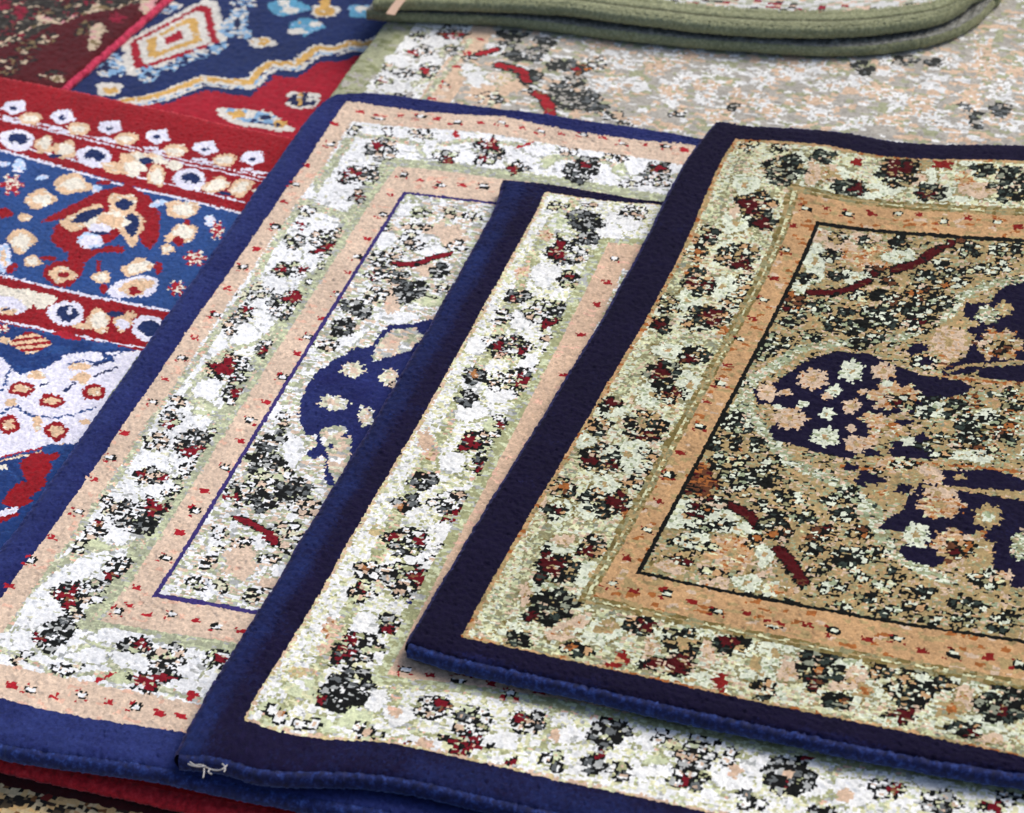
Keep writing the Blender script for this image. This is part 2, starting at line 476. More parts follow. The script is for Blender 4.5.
E navy 366 437.4 11.2 -2.1 1.3 5.9
E navy 492.4 730.1 8 -1.9 1.3 6.4
E pinkf 327.6 558.1 5.7 -1.3 1.8 7.5
E mintf 362.6 550.1 6.4 -1.4 1.9 8.1
E pinkf 302.8 541.6 4.3 -1 1.6 6.3
E pinkf 389 594.3 6.3 -1.4 1.6 7.2
E gold 426.3 599.9 5.6 -1.3 1 4.8
E mintf 319.1 454.4 4.5 -0.9 1.4 5.9
E pinkf 264.5 489.8 5.1 -1.2 2 7.9
E mintf 244.5 510.1 5.1 -1.3 1.9 7.2
E pinkf 222.7 492.3 5.1 -1.3 1.8 6.6
E mintf 221.8 519.8 4.4 -1.1 1.6 5.8
E pinkf 298.6 474.3 4.4 -1 1.6 6.6
'''),
 'mid': dict(z=0.107, th=-0.32642, t=[0.01507, 2.72909],
  src=[[0.0, 0.0], [0.0, 1.0], [0.0442, 0.0297], [0.0442, 0.9703], [0.1399, 0.1209], [0.1399, 0.8791], [0.0714, 1.0], [0.3025, 1.0], [0.479, 0.9703], [0.1764, 0.0297], [0.2913, 0.9703], [0.1679, 0.9703], [0.1714, 0.0], [1.5, 0.0], [1.5, 0.5], [1.5, 1.0]],
  c=[[-0.721161, -0.253108], [-0.111792, -1.099983], [1.117739, 0.905303], [0.625319, 4.52607], [-0.394905, -1.252356], [-0.232612, -1.415133], [-0.627208, -3.562468], [-0.20155, -0.66173], [-0.003286, 0.007808], [1.226154, 5.145871], [0.151338, 0.636238], [0.389824, 1.570858], [-1.218589, -4.552238], [0.01267, 0.021425], [-0.013008, -0.031363], [0.001068, 0.014806], [-0.00542, 0.013541], [0.025571, 0.03389], [0.016182, -0.009734]],
  ops='''
L vine 14.2 82.1 41.5 65.8 106.6 66.8 182.8 70 241.4 73.9 323 73.1 392.4 72.5 458.8 74.7 530.5 72.2 600.1 74.5 665.4 76.8 728 79 796 80.7 871.2 81.2 923.3 64.6 962.4
L vine 8 65.9 119.4 106.5 114.6 145.7 162.5 160.9 240.3 162.4 321.7 164.8 408.2 162.5 490.9 159.9 560.8 148.9 613.3 158.8 674.4 159.2 735 155.1 794.1 151.5 844.5 156.6 895.9 175.2 939.2 199.1 954.2
L vine 7.9 82.3 351 139.7 432.9 122.3 446.4
L vine 7.3 81.2 580.8 124.6 586.5 142.7 578.5
L vine 5.7 77.4 743.2 110.1 778.1 143.5 761.1
L vine 6.7 148 898.1 177.4 888.4 232.4 885.1 280.6 888.3 328.8 891.8 383 886.2 438.7 887.8 500.3 880.5 573 886.5 634.3 886.7 711.6 885.1
L vine 5.8 174.7 964 207.6 951.9 273.8 952.8 311.4 939.4 303.1 905.7 305.5 877.6
L vine 5.5 397.7 935.6 416.5 906.3 449.7 927.9 478 950 479 920.3 477.3 896.4
L vine 6.4 557.7 935.7 575.8 919.4 558.4 900 573.8 890
E lime 78.1 920.5 10.8 -4.5 5.1 12.7
E lime 132.9 945.8 15.4 -14.6 6.4 9.7
E white 112.6 918.1 7.5 -2.7 3.3 8.9
E white 172.9 932.2 13.8 -3.2 4.1 12.4
E white 144.4 915.5 10.2 -2.7 4.8 14.3
E white 138.1 855.3 12.2 -3.3 4.6 13
E white 101.6 822 12.2 -4.3 6.7 17.9
E lime 284.6 883 10.5 -2.7 1.7 5.2
E lime 111.3 951.2 7.6 -1.6 2.1 5.3
E white 125.4 709.3 4.7 -13.1 14.3 13.5
E white 87.9 473.4 13.9 -3.5 5.9 18.5
E white 98.1 562.8 11.6 -3 4.7 14.1
E white 61.9 356.1 14.3 -3.6 4.5 14.6
E lime 76.8 95.1 11.2 -2.9 4.5 15.8
E white 146.1 80.9 18.8 -2.2 4.9 19.3
E white 132 118.6 11.5 -2 4.2 15.7
E white 90.3 204.1 15.1 -4 5.6 19.9
E white 146.8 345.1 16.6 -3.9 6.2 22
E white 123.9 379.9 12.3 -3 5.3 17.9
E white 89.1 298.9 10.4 -2.6 4.4 15.2
E white 128.5 674.4 9.3 -2.4 6.8 19.9
E white 117.8 716 11 -3 3.9 11.1
E white 74.2 430.4 8 -2 4.4 13.9
E white 109.6 440.3 16 -3.9 3.7 12
E white 140.9 107.3 16.8 15.6 -3.4 15.6
E white 327.8 918.3 15.4 -4.4 3 9.2
E white 269.8 941.4 15.4 -4.3 3.2 9.2
E white 408.8 936.2 18.5 -4.9 2.9 9.8
E white 357.4 952.4 18.5 -5 1.7 5.3
E white 404.7 896.9 17.2 -15.5 4.2 7.1
E white 480.5 925.9 13.4 -3.4 4 15.5
E white 498.5 909.3 16.7 -4.3 2.6 10.2
E white 588.2 916.3 19.8 -5 2.9 13.4
E white 549.8 920.1 11.6 -2.9 2.6 11.1
E white 647.8 889.3 16.5 -4.2 1.7 9.1
E white 194.7 967.9 12 -3.1 2.9 7.5
E lime 408.7 926.7 8.4 -2.2 1.6 5.6
E peach 479 920.3 5.9 -1.5 2 7.8
E peach 577 925 6.6 -1.7 1.7 7.8
E peach 207.6 964.6 7.7 -2 2.5 6.5
E peach 315 922 3.4 -1 3 9.2
E peach 167.2 928.9 6 -1.3 2.8 8.5
E gold 68.3 902.8 11.7 -5.1 2.5 6.4
E peachy 71.4 833.7 7.8 -3.1 4.5 11.9
E peachy 77.2 862 6.8 -3 3 7.9
E peach 60.1 534.3 7.8 -2 5.5 16.1
E peachy 73.1 557.2 7.7 -2 2.7 7.9
E gold 61.2 685.2 5.5 -1.6 3.2 8.7
E peachy 67.6 125.2 8.8 -2.4 2.8 9.8
E peachy 64 204.9 8.5 -2.3 2.9 9.9
E lime 59 950.5 7.5 -2.7 2.7 5.7
E lime 115.6 493.6 5.9 -1.5 3.1 9.9
C f 66.3 59.3 12.5 -3.7 2.1 8.9
C f 98.1 47.3 9.5 -2.7 2 9.8
C f 156.2 55.2 16.5 8.4 0.3 17.2
C K 104 88.2 26.7 9.3 1.9 28.8
C K 116.7 120.2 13.7 -3.2 3.8 13.6
C R 102 153.7 22.2 -5.9 6.6 24
D d 91.5 150.2 8.8 -2.5 6.2 21.8
C R 119.5 209.4 10.9 -2.6 5.4 20
D d 118.4 201.1 5.4 -1.3 1.6 6.1
C K 74 255.1 11.6 -3 5.1 17.5
D d 70.4 258.1 4.2 -1.1 1.7 5.8
C R 116.1 275.7 28.6 -6.8 7.6 26.9
D d 120.5 295.2 7.2 -8 4.3 8.5
C K 124.6 273.6 7.4 -1.8 3.8 13.5
C f 133.3 328.5 9.4 -2.2 3.2 11.2
C f 144.8 353.5 14.4 -3.4 4.2 14.6
C f 133.1 381.5 9.2 -2.2 3.2 10.8
C R 100.9 350.3 13.4 -3.3 6.5 22
D d 95.6 343.7 5.1 -1.3 2.2 7.4
D d 107.2 356.7 5.1 -1.3 2.2 7.3
C R 124.8 412.2 16.2 -3.9 7.4 24.4
D d 123.8 408.6 8.1 -2 3.2 10.6
C R 69.2 299.8 8.3 -2.1 4.5 15.2
C R 83.4 354.6 16.4 -4.1 7.7 25.5
D d 81.4 355.2 6.1 -1.5 2.8 9.2
C K 74.6 411.3 12.1 -3 5 15.8
E orange 72.1 410 4 -1 2.2 7.1
C f 105.7 416.9 14.1 -3.5 5.9 19.2
C K 78.3 453.7 11 -2.7 4.9 15.4
C R 127.4 487 10.9 -2.7 5.2 16.5
D d 129.4 493.7 5.9 -1.5 2.1 6.6
C R 112.2 522.8 18.6 -15.1 9 17.9
D d 105.1 529.8 8.8 -2.2 4.7 14.5
C R 128.6 563.5 11.6 -2.9 5.1 15.6
D d 129.5 563.3 5.8 -1.5 2.5 7.8
C K 79.4 599.9 12.4 -3.3 4.7 13.8
C K 76.8 637.1 10 -8.2 6.7 12.3
E orange 72.4 644.9 3.7 -1 2.1 5.9
C R 122 625.1 25.5 -6.5 6 17.8
D d 127.5 644.6 7.8 -8.1 3.9 6.5
C R 95.5 692.9 20.3 -5.6 8 22.6
D d 84.2 689.8 6.5 -1.8 2.6 7.1
D d 108.4 689.3 7.4 -2 2.5 7.1
C f 136.8 669.1 8.4 -2.2 3.4 10
C f 142.2 691 10.2 -2.6 3.4 9.9
C f 134.7 712.9 8.2 -2.2 2.9 8.3
C R 75.6 743.8 10.8 -3.3 5.1 13.7
E orange 72.9 744.6 3.6 -1.1 2 5.5
C R 112.1 747.8 27.5 9.1 1.1 23.9
D d 123.7 738.5 8.2 -2.3 4.8 13.5
C f 79.5 776.1 11.6 -3.8 4 10.7
D d 78.4 770.4 4.5 -1.5 2 5.4
E blue 132.6 780.1 8.8 5.9 -0.3 1.9
C R 122.8 807.5 11.4 -3.5 4.7 12.8
D d 122.6 817.6 6.1 -1.9 2.3 6.4
C R 105.6 851.3 16.8 -19.1 11 16.3
D d 96.4 858.1 9.7 3.3 -0 17.1
D d 95.7 840.5 5.1 -2 2.9 7.7
C K 116.4 907.7 15.5 -31.5 16.6 20.6
D d 98.7 928.8 5 -1.8 2.3 5.8
C f 71.7 954.8 11.6 -3.9 3.4 7.1
E orange 71.7 954.8 3.3 -1.1 1.3 2.7
C f 100.9 956.9 11.8 -2.5 2.9 6.8
C R 152.7 958.3 12 -1.6 3.5 9.4
C R 197.3 915.8 14.8 -3.5 5 15.3
D d 204.6 909.5 6.1 -1.4 2.7 8.5
C R 237.8 921.9 11.8 -18.7 12 14.6
D d 240.5 956.9 16.3 -4.4 3.2 8.8
D d 243.2 946.1 8.6 -2.3 2.9 8.1
D d 189.2 970.4 7.7 -1.9 1.2 3.2
C R 287.1 911.5 14.7 -4.1 4.8 14.6
D d 277.2 910.1 6.9 -1.9 2.1 6.3
C K 361 902.5 16.4 -15.1 11.3 18.1
D d 354.2 886.2 3.5 -0.9 1.1 3.6
D d 360.9 934.9 5.1 -1.4 2.8 8.8
C K 359.8 945.9 7.6 -2.1 2.8 8.6
C R 326.4 950.7 11.8 -3.4 2.9 8.5
C R 380.4 947.3 11.8 -3.1 2.7 8.6
C f 410.1 903 9.4 -2.5 1.7 5.8
C f 442.5 888.1 12.8 -3.4 2.2 8.2
C R 440.3 913.5 16.9 -4.4 3.7 13.5
C R 441.6 940.6 15.9 -4.1 3.4 12
D d 441.1 942 6.7 -1.7 1.8 6.5
C f 472.4 905.1 9.3 -2.4 1.8 6.8
C R 499.2 950.4 11.5 -2.9 2.5 9.7
C K 526.1 913 22.5 -5.7 6.4 26.7
D d 522.4 923.5 4.2 -1.1 1.1 4.5
D d 536.3 888.6 4.2 -1.1 1.1 4.6
E peach 524.1 912.3 4.2 -1.1 1.1 4.5
C R 606.2 907 14 -3.6 2.1 10.1
D d 616.8 907.9 6.6 -1.7 1.4 6.8
C R 656.4 912 17.2 -4.3 2.9 15.6
D d 702.3 906.3 9.8 -2.5 1.1 6.7
C K 559.9 945.6 9.8 -2.5 1 4.3
C f 406.6 887.5 5.1 -1.4 1.4 4.7
D d 289 964 4.2 -1.2 1.9 5.2
C R 712.5 890.8 6.5 -1.7 1.5 9.1
M ring 156.2 866.4
M star 181 867.6
M dash 208 864.3
M star 238.1 870.5
M ring 259.2 880.6
M star 283.4 870.4
M ring 157.6 154
M star 161.5 202.3
M star 161.9 248.5
M star 160.9 312
M star 162.8 389.7
'''),
 'low': dict(z=0.085, th=-0.331034, t=[-0.20473, 3.00256],
  src=[[0.0, 0.0], [0.0343, 0.0428], [0.0588, 0.085], [0.1357, 0.1626], [0.1769, 0.2188], [0.1769, 0.9788], [0.1357, 1.035], [0.4747, 0.0], [0.2227, 0.0], [0.2286, 0.0428], [0.4729, 0.0428], [0.2425, 0.085], [0.4733, 0.085], [0.2714, 0.1626], [0.2747, 0.2188], [0.2832, 0.9788], [0.0767, 1.1126], [0.2677, 1.1126], [0.0979, 1.1548], [0.2767, 1.1548], [0.1231, 1.1976], [0.2442, 1.1976], [0.371, 1.1976], [0.2677, 1.035], [1.3, 0.0], [1.3, 0.6], [1.3, 1.2], [0.7, 0.6], [0.7, 1.2]],
  c=[[0.270582, -1.868301], [-0.209143, 3.54722], [-0.108195, -1.351503], [0.162767, -0.480442], [-0.300918, 0.046983], [0.226113, -0.315131], [-0.272679, 0.155457], [-1.051285, -2.943707], [-0.910371, -2.337085], [1.301695, 3.420607], [1.88608, 5.387931], [-0.178837, -0.543635], [-0.874482, -2.494902], [-0.18108, -0.439857], [0.169828, 0.02832], [-0.257328, -0.418477], [-0.001476, -0.198709], [-0.482933, -1.542213], [0.373487, 1.055421], [0.370067, 1.100849], [-0.339447, -0.95513], [0.034266, 0.082927], [-0.049957, -0.157679], [0.397252, 1.166178], [0.01674, 0.050694], [-0.008841, -0.031127], [-0.000501, -0.010855], [0.010337, 0.025661], [0.008259, 0.020507], [-0.002594, -0.025522], [-0.004176, 0.038803], [0.003266, 0.055411]],
  ops='''
L vine 13.3 68.9 126.1 67.7 209.7 71.2 261.5 104.9 275.5 144.8 288 151.7 350.6 151.8 434.1 147.1 502.3 121.6 538.3 99.8 555.4 84.1 590.6 82.7 654.3 108.7 675.9 139.4 695.9 153.7 741.2 156.9 824.8 148.1 897 112.1 913.9 81.9 930.9 62.2 970.1 54.4 1021.6 59 1064.6
L vine 9.2 54.6 184 64.2 269.6 65.1 366.6 69 439.3 67 511.5 65.1 610.8 59.8 669.4 61.7 743.2 65.4 805.3 61 859.3 60.6 919.8 54.9 988.8 46.9 1039.5
L vine 7.5 141.9 241.2 156.5 313.3 149.7 378.5 168.2 446.6 162.5 528.4 158.3 626.1 145.2 666.8 164.5 716.9 174.2 854.4 164.7 924.2 150.7 978.1 148 1028.2 157.3 1071.5 199 1095.4 243.3 1103.3 280.1 1107.4
L vine 9.3 72.2 114.3 109.2 112.3 166.3 122.8 211 103.2 273.1 98.2 313.5 115 376.8 101.8 411 114.7 457.5 118.3 478.9 105.4
L vine 6.5 67.2 1092.9 103 1101.5 139.9 1112.4 172 1098.9 197.3 1102.8
E lime 159.7 1072.3 12.7 -3.6 7 15.4
E lime 197.4 1098.6 9.9 -2.8 3.9 8.5
E lime 313.5 115 9.3 -2.6 5.3 15.9
E lime 411 114.7 9.3 -2.7 4.2 14.1
E lime 167.7 126.8 9.4 -1.4 6.1 15.5
E lime 54.8 175.2 8.3 -1.7 5.8 14.1
E lime 108.7 675.9 10.4 -2.6 3.4 8.5
E lime 91.6 916.3 9.6 -2.7 4 9.1
E white 57.7 238.2 11.8 -2.6 6.6 16
E white 116.7 365.1 10.2 -2.4 9.4 25.2
E white 170.1 126.4 7 -1 6.8 17.4
E white 360 87.7 22.5 -0.4 2.8 13.2
E white 95.5 428.9 13.4 -3.2 8.7 22.7
E white 99.7 533.7 10.2 -11.3 9.3 14.5
E white 99 636.9 8.6 -16.4 10.1 12.3
E white 122.5 767.1 13.2 -3.4 7.8 19.3
E white 111.6 814.2 8.7 -16.4 10.6 12.3
E white 102.7 899.5 9.6 -10.9 7.6 10.6
E white 94.2 957.8 9.2 -14 9.1 11.1
E white 171 1045.3 25.4 -6.6 4.3 9.4
E white 155.7 1079.3 16.4 -4.6 4.1 8.9
E white 253.9 1071.7 12.8 -3 4.9 10.5
E white 85.8 1076.2 11.4 -3 6.3 13.4
E white 119.1 1079.3 10.3 -2.9 3.6 7.9
E white 300 101.2 16.4 -5 3.4 10.1
E white 426.6 99.3 18.7 -5.4 4.7 16.1
E white 230 136 37.3 -0.4 3.9 13.1
C f 68.7 101.5 7.2 -1.3 3.9 10.5
C f 108.2 99.2 7.1 -1.2 3 8.4
C R 115.3 139.1 18.7 -3.2 10 25.5
D d 105.7 130.2 5.8 -1 3 8
C f 148.4 97.4 12.9 -1.8 4.4 12.5
E red 190.2 93.8 3.5 -0.5 3.7 10.2
C R 195.6 140.8 13.9 -2.6 4.6 11.3
D d 200.2 146 7 -1.3 3 7.5
C R 238.4 121.9 19.8 -4.9 10 25.9
D d 238.4 105.4 10.5 -2.7 4.3 11.4
D d 240.4 133.6 4.6 -1.1 2.2 5.5
C f 334.7 92.9 10.6 -3.2 3.9 12.8
C K 363.2 127.9 17.7 -20.1 13.7 24.9
D d 361.8 119.4 5.8 -1.6 2.5 8.1
C f 393.7 90.2 14.1 -3.7 3.7 12.8
C f 393.4 65.9 7.1 -1.8 2.5 9.4
C R 451.1 113.7 19.7 -6 9.1 32.8
D d 448.8 101.3 9.3 -2.9 2.3 8
C f 423.4 144 10.4 -3 2.4 8.1
C R 285.9 141 10.4 -2.5 4 11.4
D d 282.2 148 5.7 -1.3 3.4 9.5
E red 280.6 93.7 7.7 -12.3 2 3
C R 110.8 193.6 24.9 -9.5 10.3 21.6
D d 98.4 194.1 10 -6 5.1 9.6
C R 127.1 235.7 10.5 -2.3 4.8 12
D d 129 237.5 5.8 -1.3 2.4 6
C f 76.5 277.7 8.2 -1.9 5.6 13.9
D d 82.2 311.1 4.6 -1.1 3.1 7.9
C R 85.4 344.8 10.3 -2.4 6.1 15.7
C R 125.8 326.8 27.7 -11.3 9.9 23.2
D d 129.7 347.2 13.8 -8.4 3.6 7.5
C f 140.3 382.8 8.9 -2.1 8.4 23.1
C R 100.6 400.6 20.2 -4.8 5.1 13.4
D d 92 400.5 6.8 -1.6 2.2 5.8
D d 116.3 396.8 6.7 -1.6 2.2 5.8
C f 140.7 420.2 8.8 -2.1 3.5 9.5
C f 85.4 443.8 8.9 -2.1 5.8 15.1
C R 126.3 468.9 27.2 5.1 5.8 27.9
D d 128.5 452 11 -2.6 4.2 11.3
C R 132.7 555.3 10.7 -2.6 6.1 16.1
D d 131.3 557.6 5.4 -1.3 2.7 7.2
C f 73.8 461 6.7 -1.6 5.1 13.1
C R 81.4 495.9 9.9 -2.4 6.5 16.6
D d 83.3 485.3 5.5 -1.3 2.9 7.4
C f 78.3 524.9 6.6 -1.6 4.3 11
C R 110.7 601.5 22.4 -13.5 12.8 25.1
D d 102.2 597.8 13.9 -3.4 6.9 17.6
C R 127.6 645 10.5 -2.6 6 15.4
D d 129.8 638.8 5.3 -1.3 3.3 8.6
C f 76.3 667.2 9.5 -2.4 4.8 11.9
C R 79 696.4 10.9 2.9 3.2 18.3
D d 81.4 710.6 6.2 -1.6 2.7 6.7
C f 78.9 740.6 11.3 -2.9 6.1 14.8
C R 121 729.8 26 -13.7 10.3 20.6
D d 122.5 747.5 11.6 -7 4.1 7.8
C f 134.7 783.5 10.1 -2.6 10.2 25.4
C R 97.3 798.6 20.1 -2.4 5.1 14.4
D d 87.9 797.6 6.1 -1.6 2.7 6.4
D d 112.8 798.1 6 -1.6 2 4.8
C f 131.5 819.4 10 -2.6 3.8 9.4
C R 114 867.3 34.4 4.3 7.1 29.4
D d 122.3 847.8 11.9 -3.2 5.1 12.4
C f 76.5 856.8 6.9 -1.9 6.7 15.5
C K 123.7 874.9 11.7 -3.2 4.5 10.7
C f 77.7 899.7 10.6 4.7 1.2 17.4
D d 77.2 886.1 2.9 -0.8 2.7 6.1
C f 74.8 929.5 4.8 -1.4 4.8 10.5
C R 122.7 947.9 2.7 -16.2 9 6.9
D d 122.4 961.4 5.6 -1.6 3.3 7.4
C R 106.6 996 24.7 -14.1 12.2 21
D d 96.7 1002.1 11.3 -3.2 8.3 17.3
C K 112.4 1060 9.3 -23.1 15.7 14.3
D d 97.8 1070 6.6 -1.8 2.5 5.4
C f 94.3 1100.9 8.5 -2.2 3.7 7.8
C f 143.2 1101.6 13.7 -4 4.1 8.6
C R 192.2 1056.1 14.5 -3.6 5.3 11.7
D d 196.4 1052.1 6.4 -1.6 3 6.6
C R 229.4 1066.8 8 -16.8 16.6 14.5
D d 226.1 1094.7 15.9 -8.9 5.6 9.1
C R 274.3 1056.5 12 -3.1 5.4 11.8
D d 275.9 1053.4 6.4 -1.7 2.7 6
E red 182.1 1103 7.5 -9.8 1.8 2
E red 269.4 1103 5.4 -1.2 2.1 4.9
C f 118.2 1027 6.5 -1.8 4 8.5
M star 39.2 95.9
M ring 50.5 138.5
M star 37.9 187.5
M ring 42 228.5
M star 40.9 266.1
M ring 52.8 320
M star 48.3 368.4
M ring 46.3 407
M star 45.4 451.1
M ring 53.4 504.6
M star 47.3 552.3
M ring 47.8 591.7
M star 44.8 633.1
M ring 49.3 677.7
M star 41.3 735.6
M ring 43.5 780.6
M star 42.7 820.2
M ring 49 874.8
M star 40.8 921.9
M ring 37.6 961.7
M star 35 1003.9
M ring 159.8 183.9
M star 162.3 226
M ring 168.1 267.7
M star 168.3 319.1
M ring 167.4 357.4
M star 169.6 390.5
M ring 173.6 435.1
M star 171.2 484.5
M ring 169.8 522.7
M star 168.6 554.5
M ring 169.4 600.6
M star 167.7 648.2
M ring 162.7 682.8
M star 166.2 718.3
M ring 166.9 766.3
M star 161.2 808.1
M ring 163.7 841.9
M star 161 878.3
M ring 163.5 921.3
M star 155.2 971.8
M ring 152.9 1012.3
M star 182.1 1009
M star 160 998.7
M ring 206 1004.7
M star 230.8 1007
M ring 255.8 1012.4
M star 280.1 1010.3
M star 183.6 190
M ring 211.9 196.9
M star 234.7 189.9
M ring 259.6 188.4
M star 101 1136.3
M ring 121.5 1137.1
M star 145.6 1136.6
M ring 171.5 1130.6
M star 199.2 1131.1
M ring 226.6 1131.9
M star 251.2 1133.8
M star 271.5 1133
M star 59.5 62.7
M dash 87.8 65.7
M star 111.4 60.4
M ring 135.6 57.9
M star 155.9 59.6
M ring 182.4 66.5
M star 210.6 62.7
M ring 236.1 59.4
M star 263.4 61.6
M ring 288.8 61.6
M star 313.9 56.9
M ring 340.7 49.5
M star 365.2 49.6
M ring 392.7 58.1
M star 419.3 54.4
M ring 446.4 54.4
M star 469.3 57.1
E peach 247.5 296.8 28.4 -6.4 8.7 25.5
E peach 251.8 365.1 10.8 -2.5 3.9 11.6
E peach 238.4 906.4 15.7 -4 10.8 27.1
E peach 286.6 933.5 13.4 -3.5 4.6 11.9
E peach 235.5 430.8 8.6 -2 8.9 26.3
E white 196 250.9 13.3 -2.9 4.2 11.9
E white 243.9 320.9 13.1 -3 6 17.6
E white 187.9 316.7 10 -2.3 5.5 15.7
E white 219.7 305.2 15.3 -3.5 4.7 13.7
E white 248.1 870.7 8 -8.3 6.2 9.4
E white 204.2 888.7 7.9 -2.1 7.2 18.1
E white 221.8 959.1 9.7 -2.5 5 12.2
E white 287.6 908.7 14.5 -3.6 2.9 7.5
E lime 207.4 252.7 8.8 -1.9 2.8 7.9
E lime 210.5 772.9 16.1 -4 4.2 11.1
E lime 261.7 798.1 12 -2.9 2.9 7.8
E lime 276.4 421.3 15 -3.5 3.8 11.3
E white 178.5 658.6 3.1 -10.3 13.8 13.6
E white 223.9 720.1 10.2 -2.5 9.6 26
E white 250.2 463.8 23.5 -5.5 3.1 9.3
E white 216.1 515.6 9.7 -18.1 5.4 7.2
E peach 236.4 436.7 6.5 -1.5 7.7 22.5
P blue 244.9 522.6 227.5 528.6 214.8 551.2 201 583.4 200 612.1 204 644.9 216.8 676.8 229.7 693.6 239.8 687.5 245.9 707.6 241.4 719.4 248.2 732 256.2 717.6 265.6 731.3 269.4 747.9 278.4 766.6 301.9 774.7 369.9 738.2 354.7 522.5 298.3 452.7 272.1 470.7 250.3 477.8 242.8 499.4
P creamy 255.6 486.5 278.8 477.1 292.2 489.9 288 518.4 270.1 536.2 253.2 549.8 247.9 527.7 246.8 504.4
P creamy 241.3 676.3 263.1 665.6 279.1 688.9 288.6 722.3 291.1 744.5 287.4 764.4 273.3 743.5 259.5 711.5 246.4 696.7
E peach 262 508.8 9.5 -2.2 4.3 12.7
E creamp 238.1 568.8 12.6 -3 4.3 12.4
E creamp 280.1 572.3 6.9 -9.7 7.8 11.9
E creamp 237.5 631.2 14.5 -3.5 4.3 12
E creamp 279.3 645.3 8.2 -1.9 5.3 15.2
E peach 264.5 685.2 6.1 -1.5 2.4 6.6
E blue 270.5 680.2 4.1 -7.3 1.8 2.4
E blue 260.2 704.2 3.1 -0.7 1.8 4.9
L black 11.1 213 361.6 238.8 357.7 251.2 342.3 268.6 327.9
L dred 8.9 213 361.6 238.8 357.7 251.2 342.3 268.6 327.9
L black 11.1 208.1 840.5 226.5 846 248.3 857.3 262.1 870.5
L dred 7.4 208.1 840.5 226.5 846 248.3 857.3 262.1 870.5
E dred 253.6 862.6 9.1 6.3 -1.1 7.9
C R 211.4 254 7.7 -1.7 4.1 11.8
C f 239.5 249.9 8.7 -1.9 3.4 9.8
C f 213.3 283.3 12.1 -2.7 3.4 9.9
C f 216 308.2 9.9 -2.2 3.4 9.8
C f 231.2 321.6 6.6 -1.5 4 11.7
C f 269.3 247.5 6.6 -1.5 4.1 11.8
C f 270.5 312.7 8.7 -2 3.9 11.7
C f 208.3 337.4 6.6 -1.5 4 11.7
C f 191 356.2 8.8 -2 5.4 15.5
C R 203.9 386.6 14.2 -3.3 5.3 15.4
D d 198 390.1 4.4 -1 2.7 7.7
C K 229.9 386.8 10.9 -2.5 5.2 15.3
C K 268.8 363.3 16.2 -3.7 3.9 11.6
C f 215 425.4 16.2 -3.8 5.2 15.1
C K 251.5 412.7 14.3 -16 11.6 20.3
C f 279.9 389.8 6.5 -1.5 4.4 13.4
C K 194.4 450.6 9.8 -2.3 5.3 15
C K 212.6 462.5 9.7 -2.3 5.2 14.9
C K 200.9 495.4 13 -10.8 8.1 15.3
E black 275.6 415.4 9.6 2 0.4 2.3
C K 199.6 702.8 9.2 -2.3 4.9 13.2
C K 198.8 724.5 12.2 -3 4.3 11.4
C K 211.3 742.8 12.2 -3 4.9 12.9
C f 211.3 777.9 14.1 -3.5 4.8 12.7
C f 231.7 758.9 8.1 -2 3.6 9.6
C K 251.4 785.2 21 -5.1 8.2 22
C K 225.3 808.9 15 -3.7 6.6 17.1
C f 272.3 809.2 15.9 -3.9 6.4 17
C f 266.1 844.4 13.8 -3.4 4.1 10.7
C f 280.6 854.2 8.8 -2.2 3.5 9.1
C f 276.9 878.4 8.8 -2.2 3.5 9
C f 264 894.9 7.8 -2 2.9 7.5
C f 276.7 946 7.7 -2.1 2.9 7.4
C f 201.7 865.8 8.9 -2.3 3.6 9.1
C f 227.6 879.2 8.9 -2.3 3.6 9.1
C f 209.2 895.7 5.9 -1.5 2.4 6
C f 209.2 917.4 7.8 -2 3.6 9
C R 211.4 946.7 9.7 -2.5 4.3 10.6
C f 237.8 948.2 7.8 -2.1 3 7.6
C f 268.4 954.8 6.7 -1.9 3 7.5
C K 191.2 751.4 7.1 -1.8 5.5 14.5
C R 198.1 803.7 12 -3.1 7.3 18.7
D d 191.9 810.5 9 -2.3 1.8 4.7
C f 291.1 584.9 1 -0.2 0.6 1.8
C f 177.5 287.1 6.7 -1.5 3.5 9.9
C f 193.7 530.8 9.6 -2.3 3.9 10.8
C K 165.9 537.5 8.6 -2.1 5.3 14.4
C f 196.2 672.6 7.2 -1.8 4.4 11.7
'''),
 'red': dict(z=0.055, th=-0.45, t=[-1.04999, 3.33285],
  src=[[0.45, 0.0], [0.6409, 0.0], [0.8268, 0.0], [1.1558, 1.12], [1.2854, 1.12], [1.4106, 1.12], [0.2, 0.5], [1.5, 0.0], [1.0, 0.5], [0.9, 0.3]],
  c=[[0.004031, 0.008344], [0.020423, 0.042279], [-0.029931, -0.061962], [-0.018978, -0.039287], [-0.007858, -0.016266], [0.028989, 0.060012], [-0.000781, -0.001617], [-0.001232, -0.00255], [-0.018113, -0.037496], [0.023449, 0.048544], [-0.016689, -0.034548], [0.010784, 0.022326], [0.012601, 0.026086]],
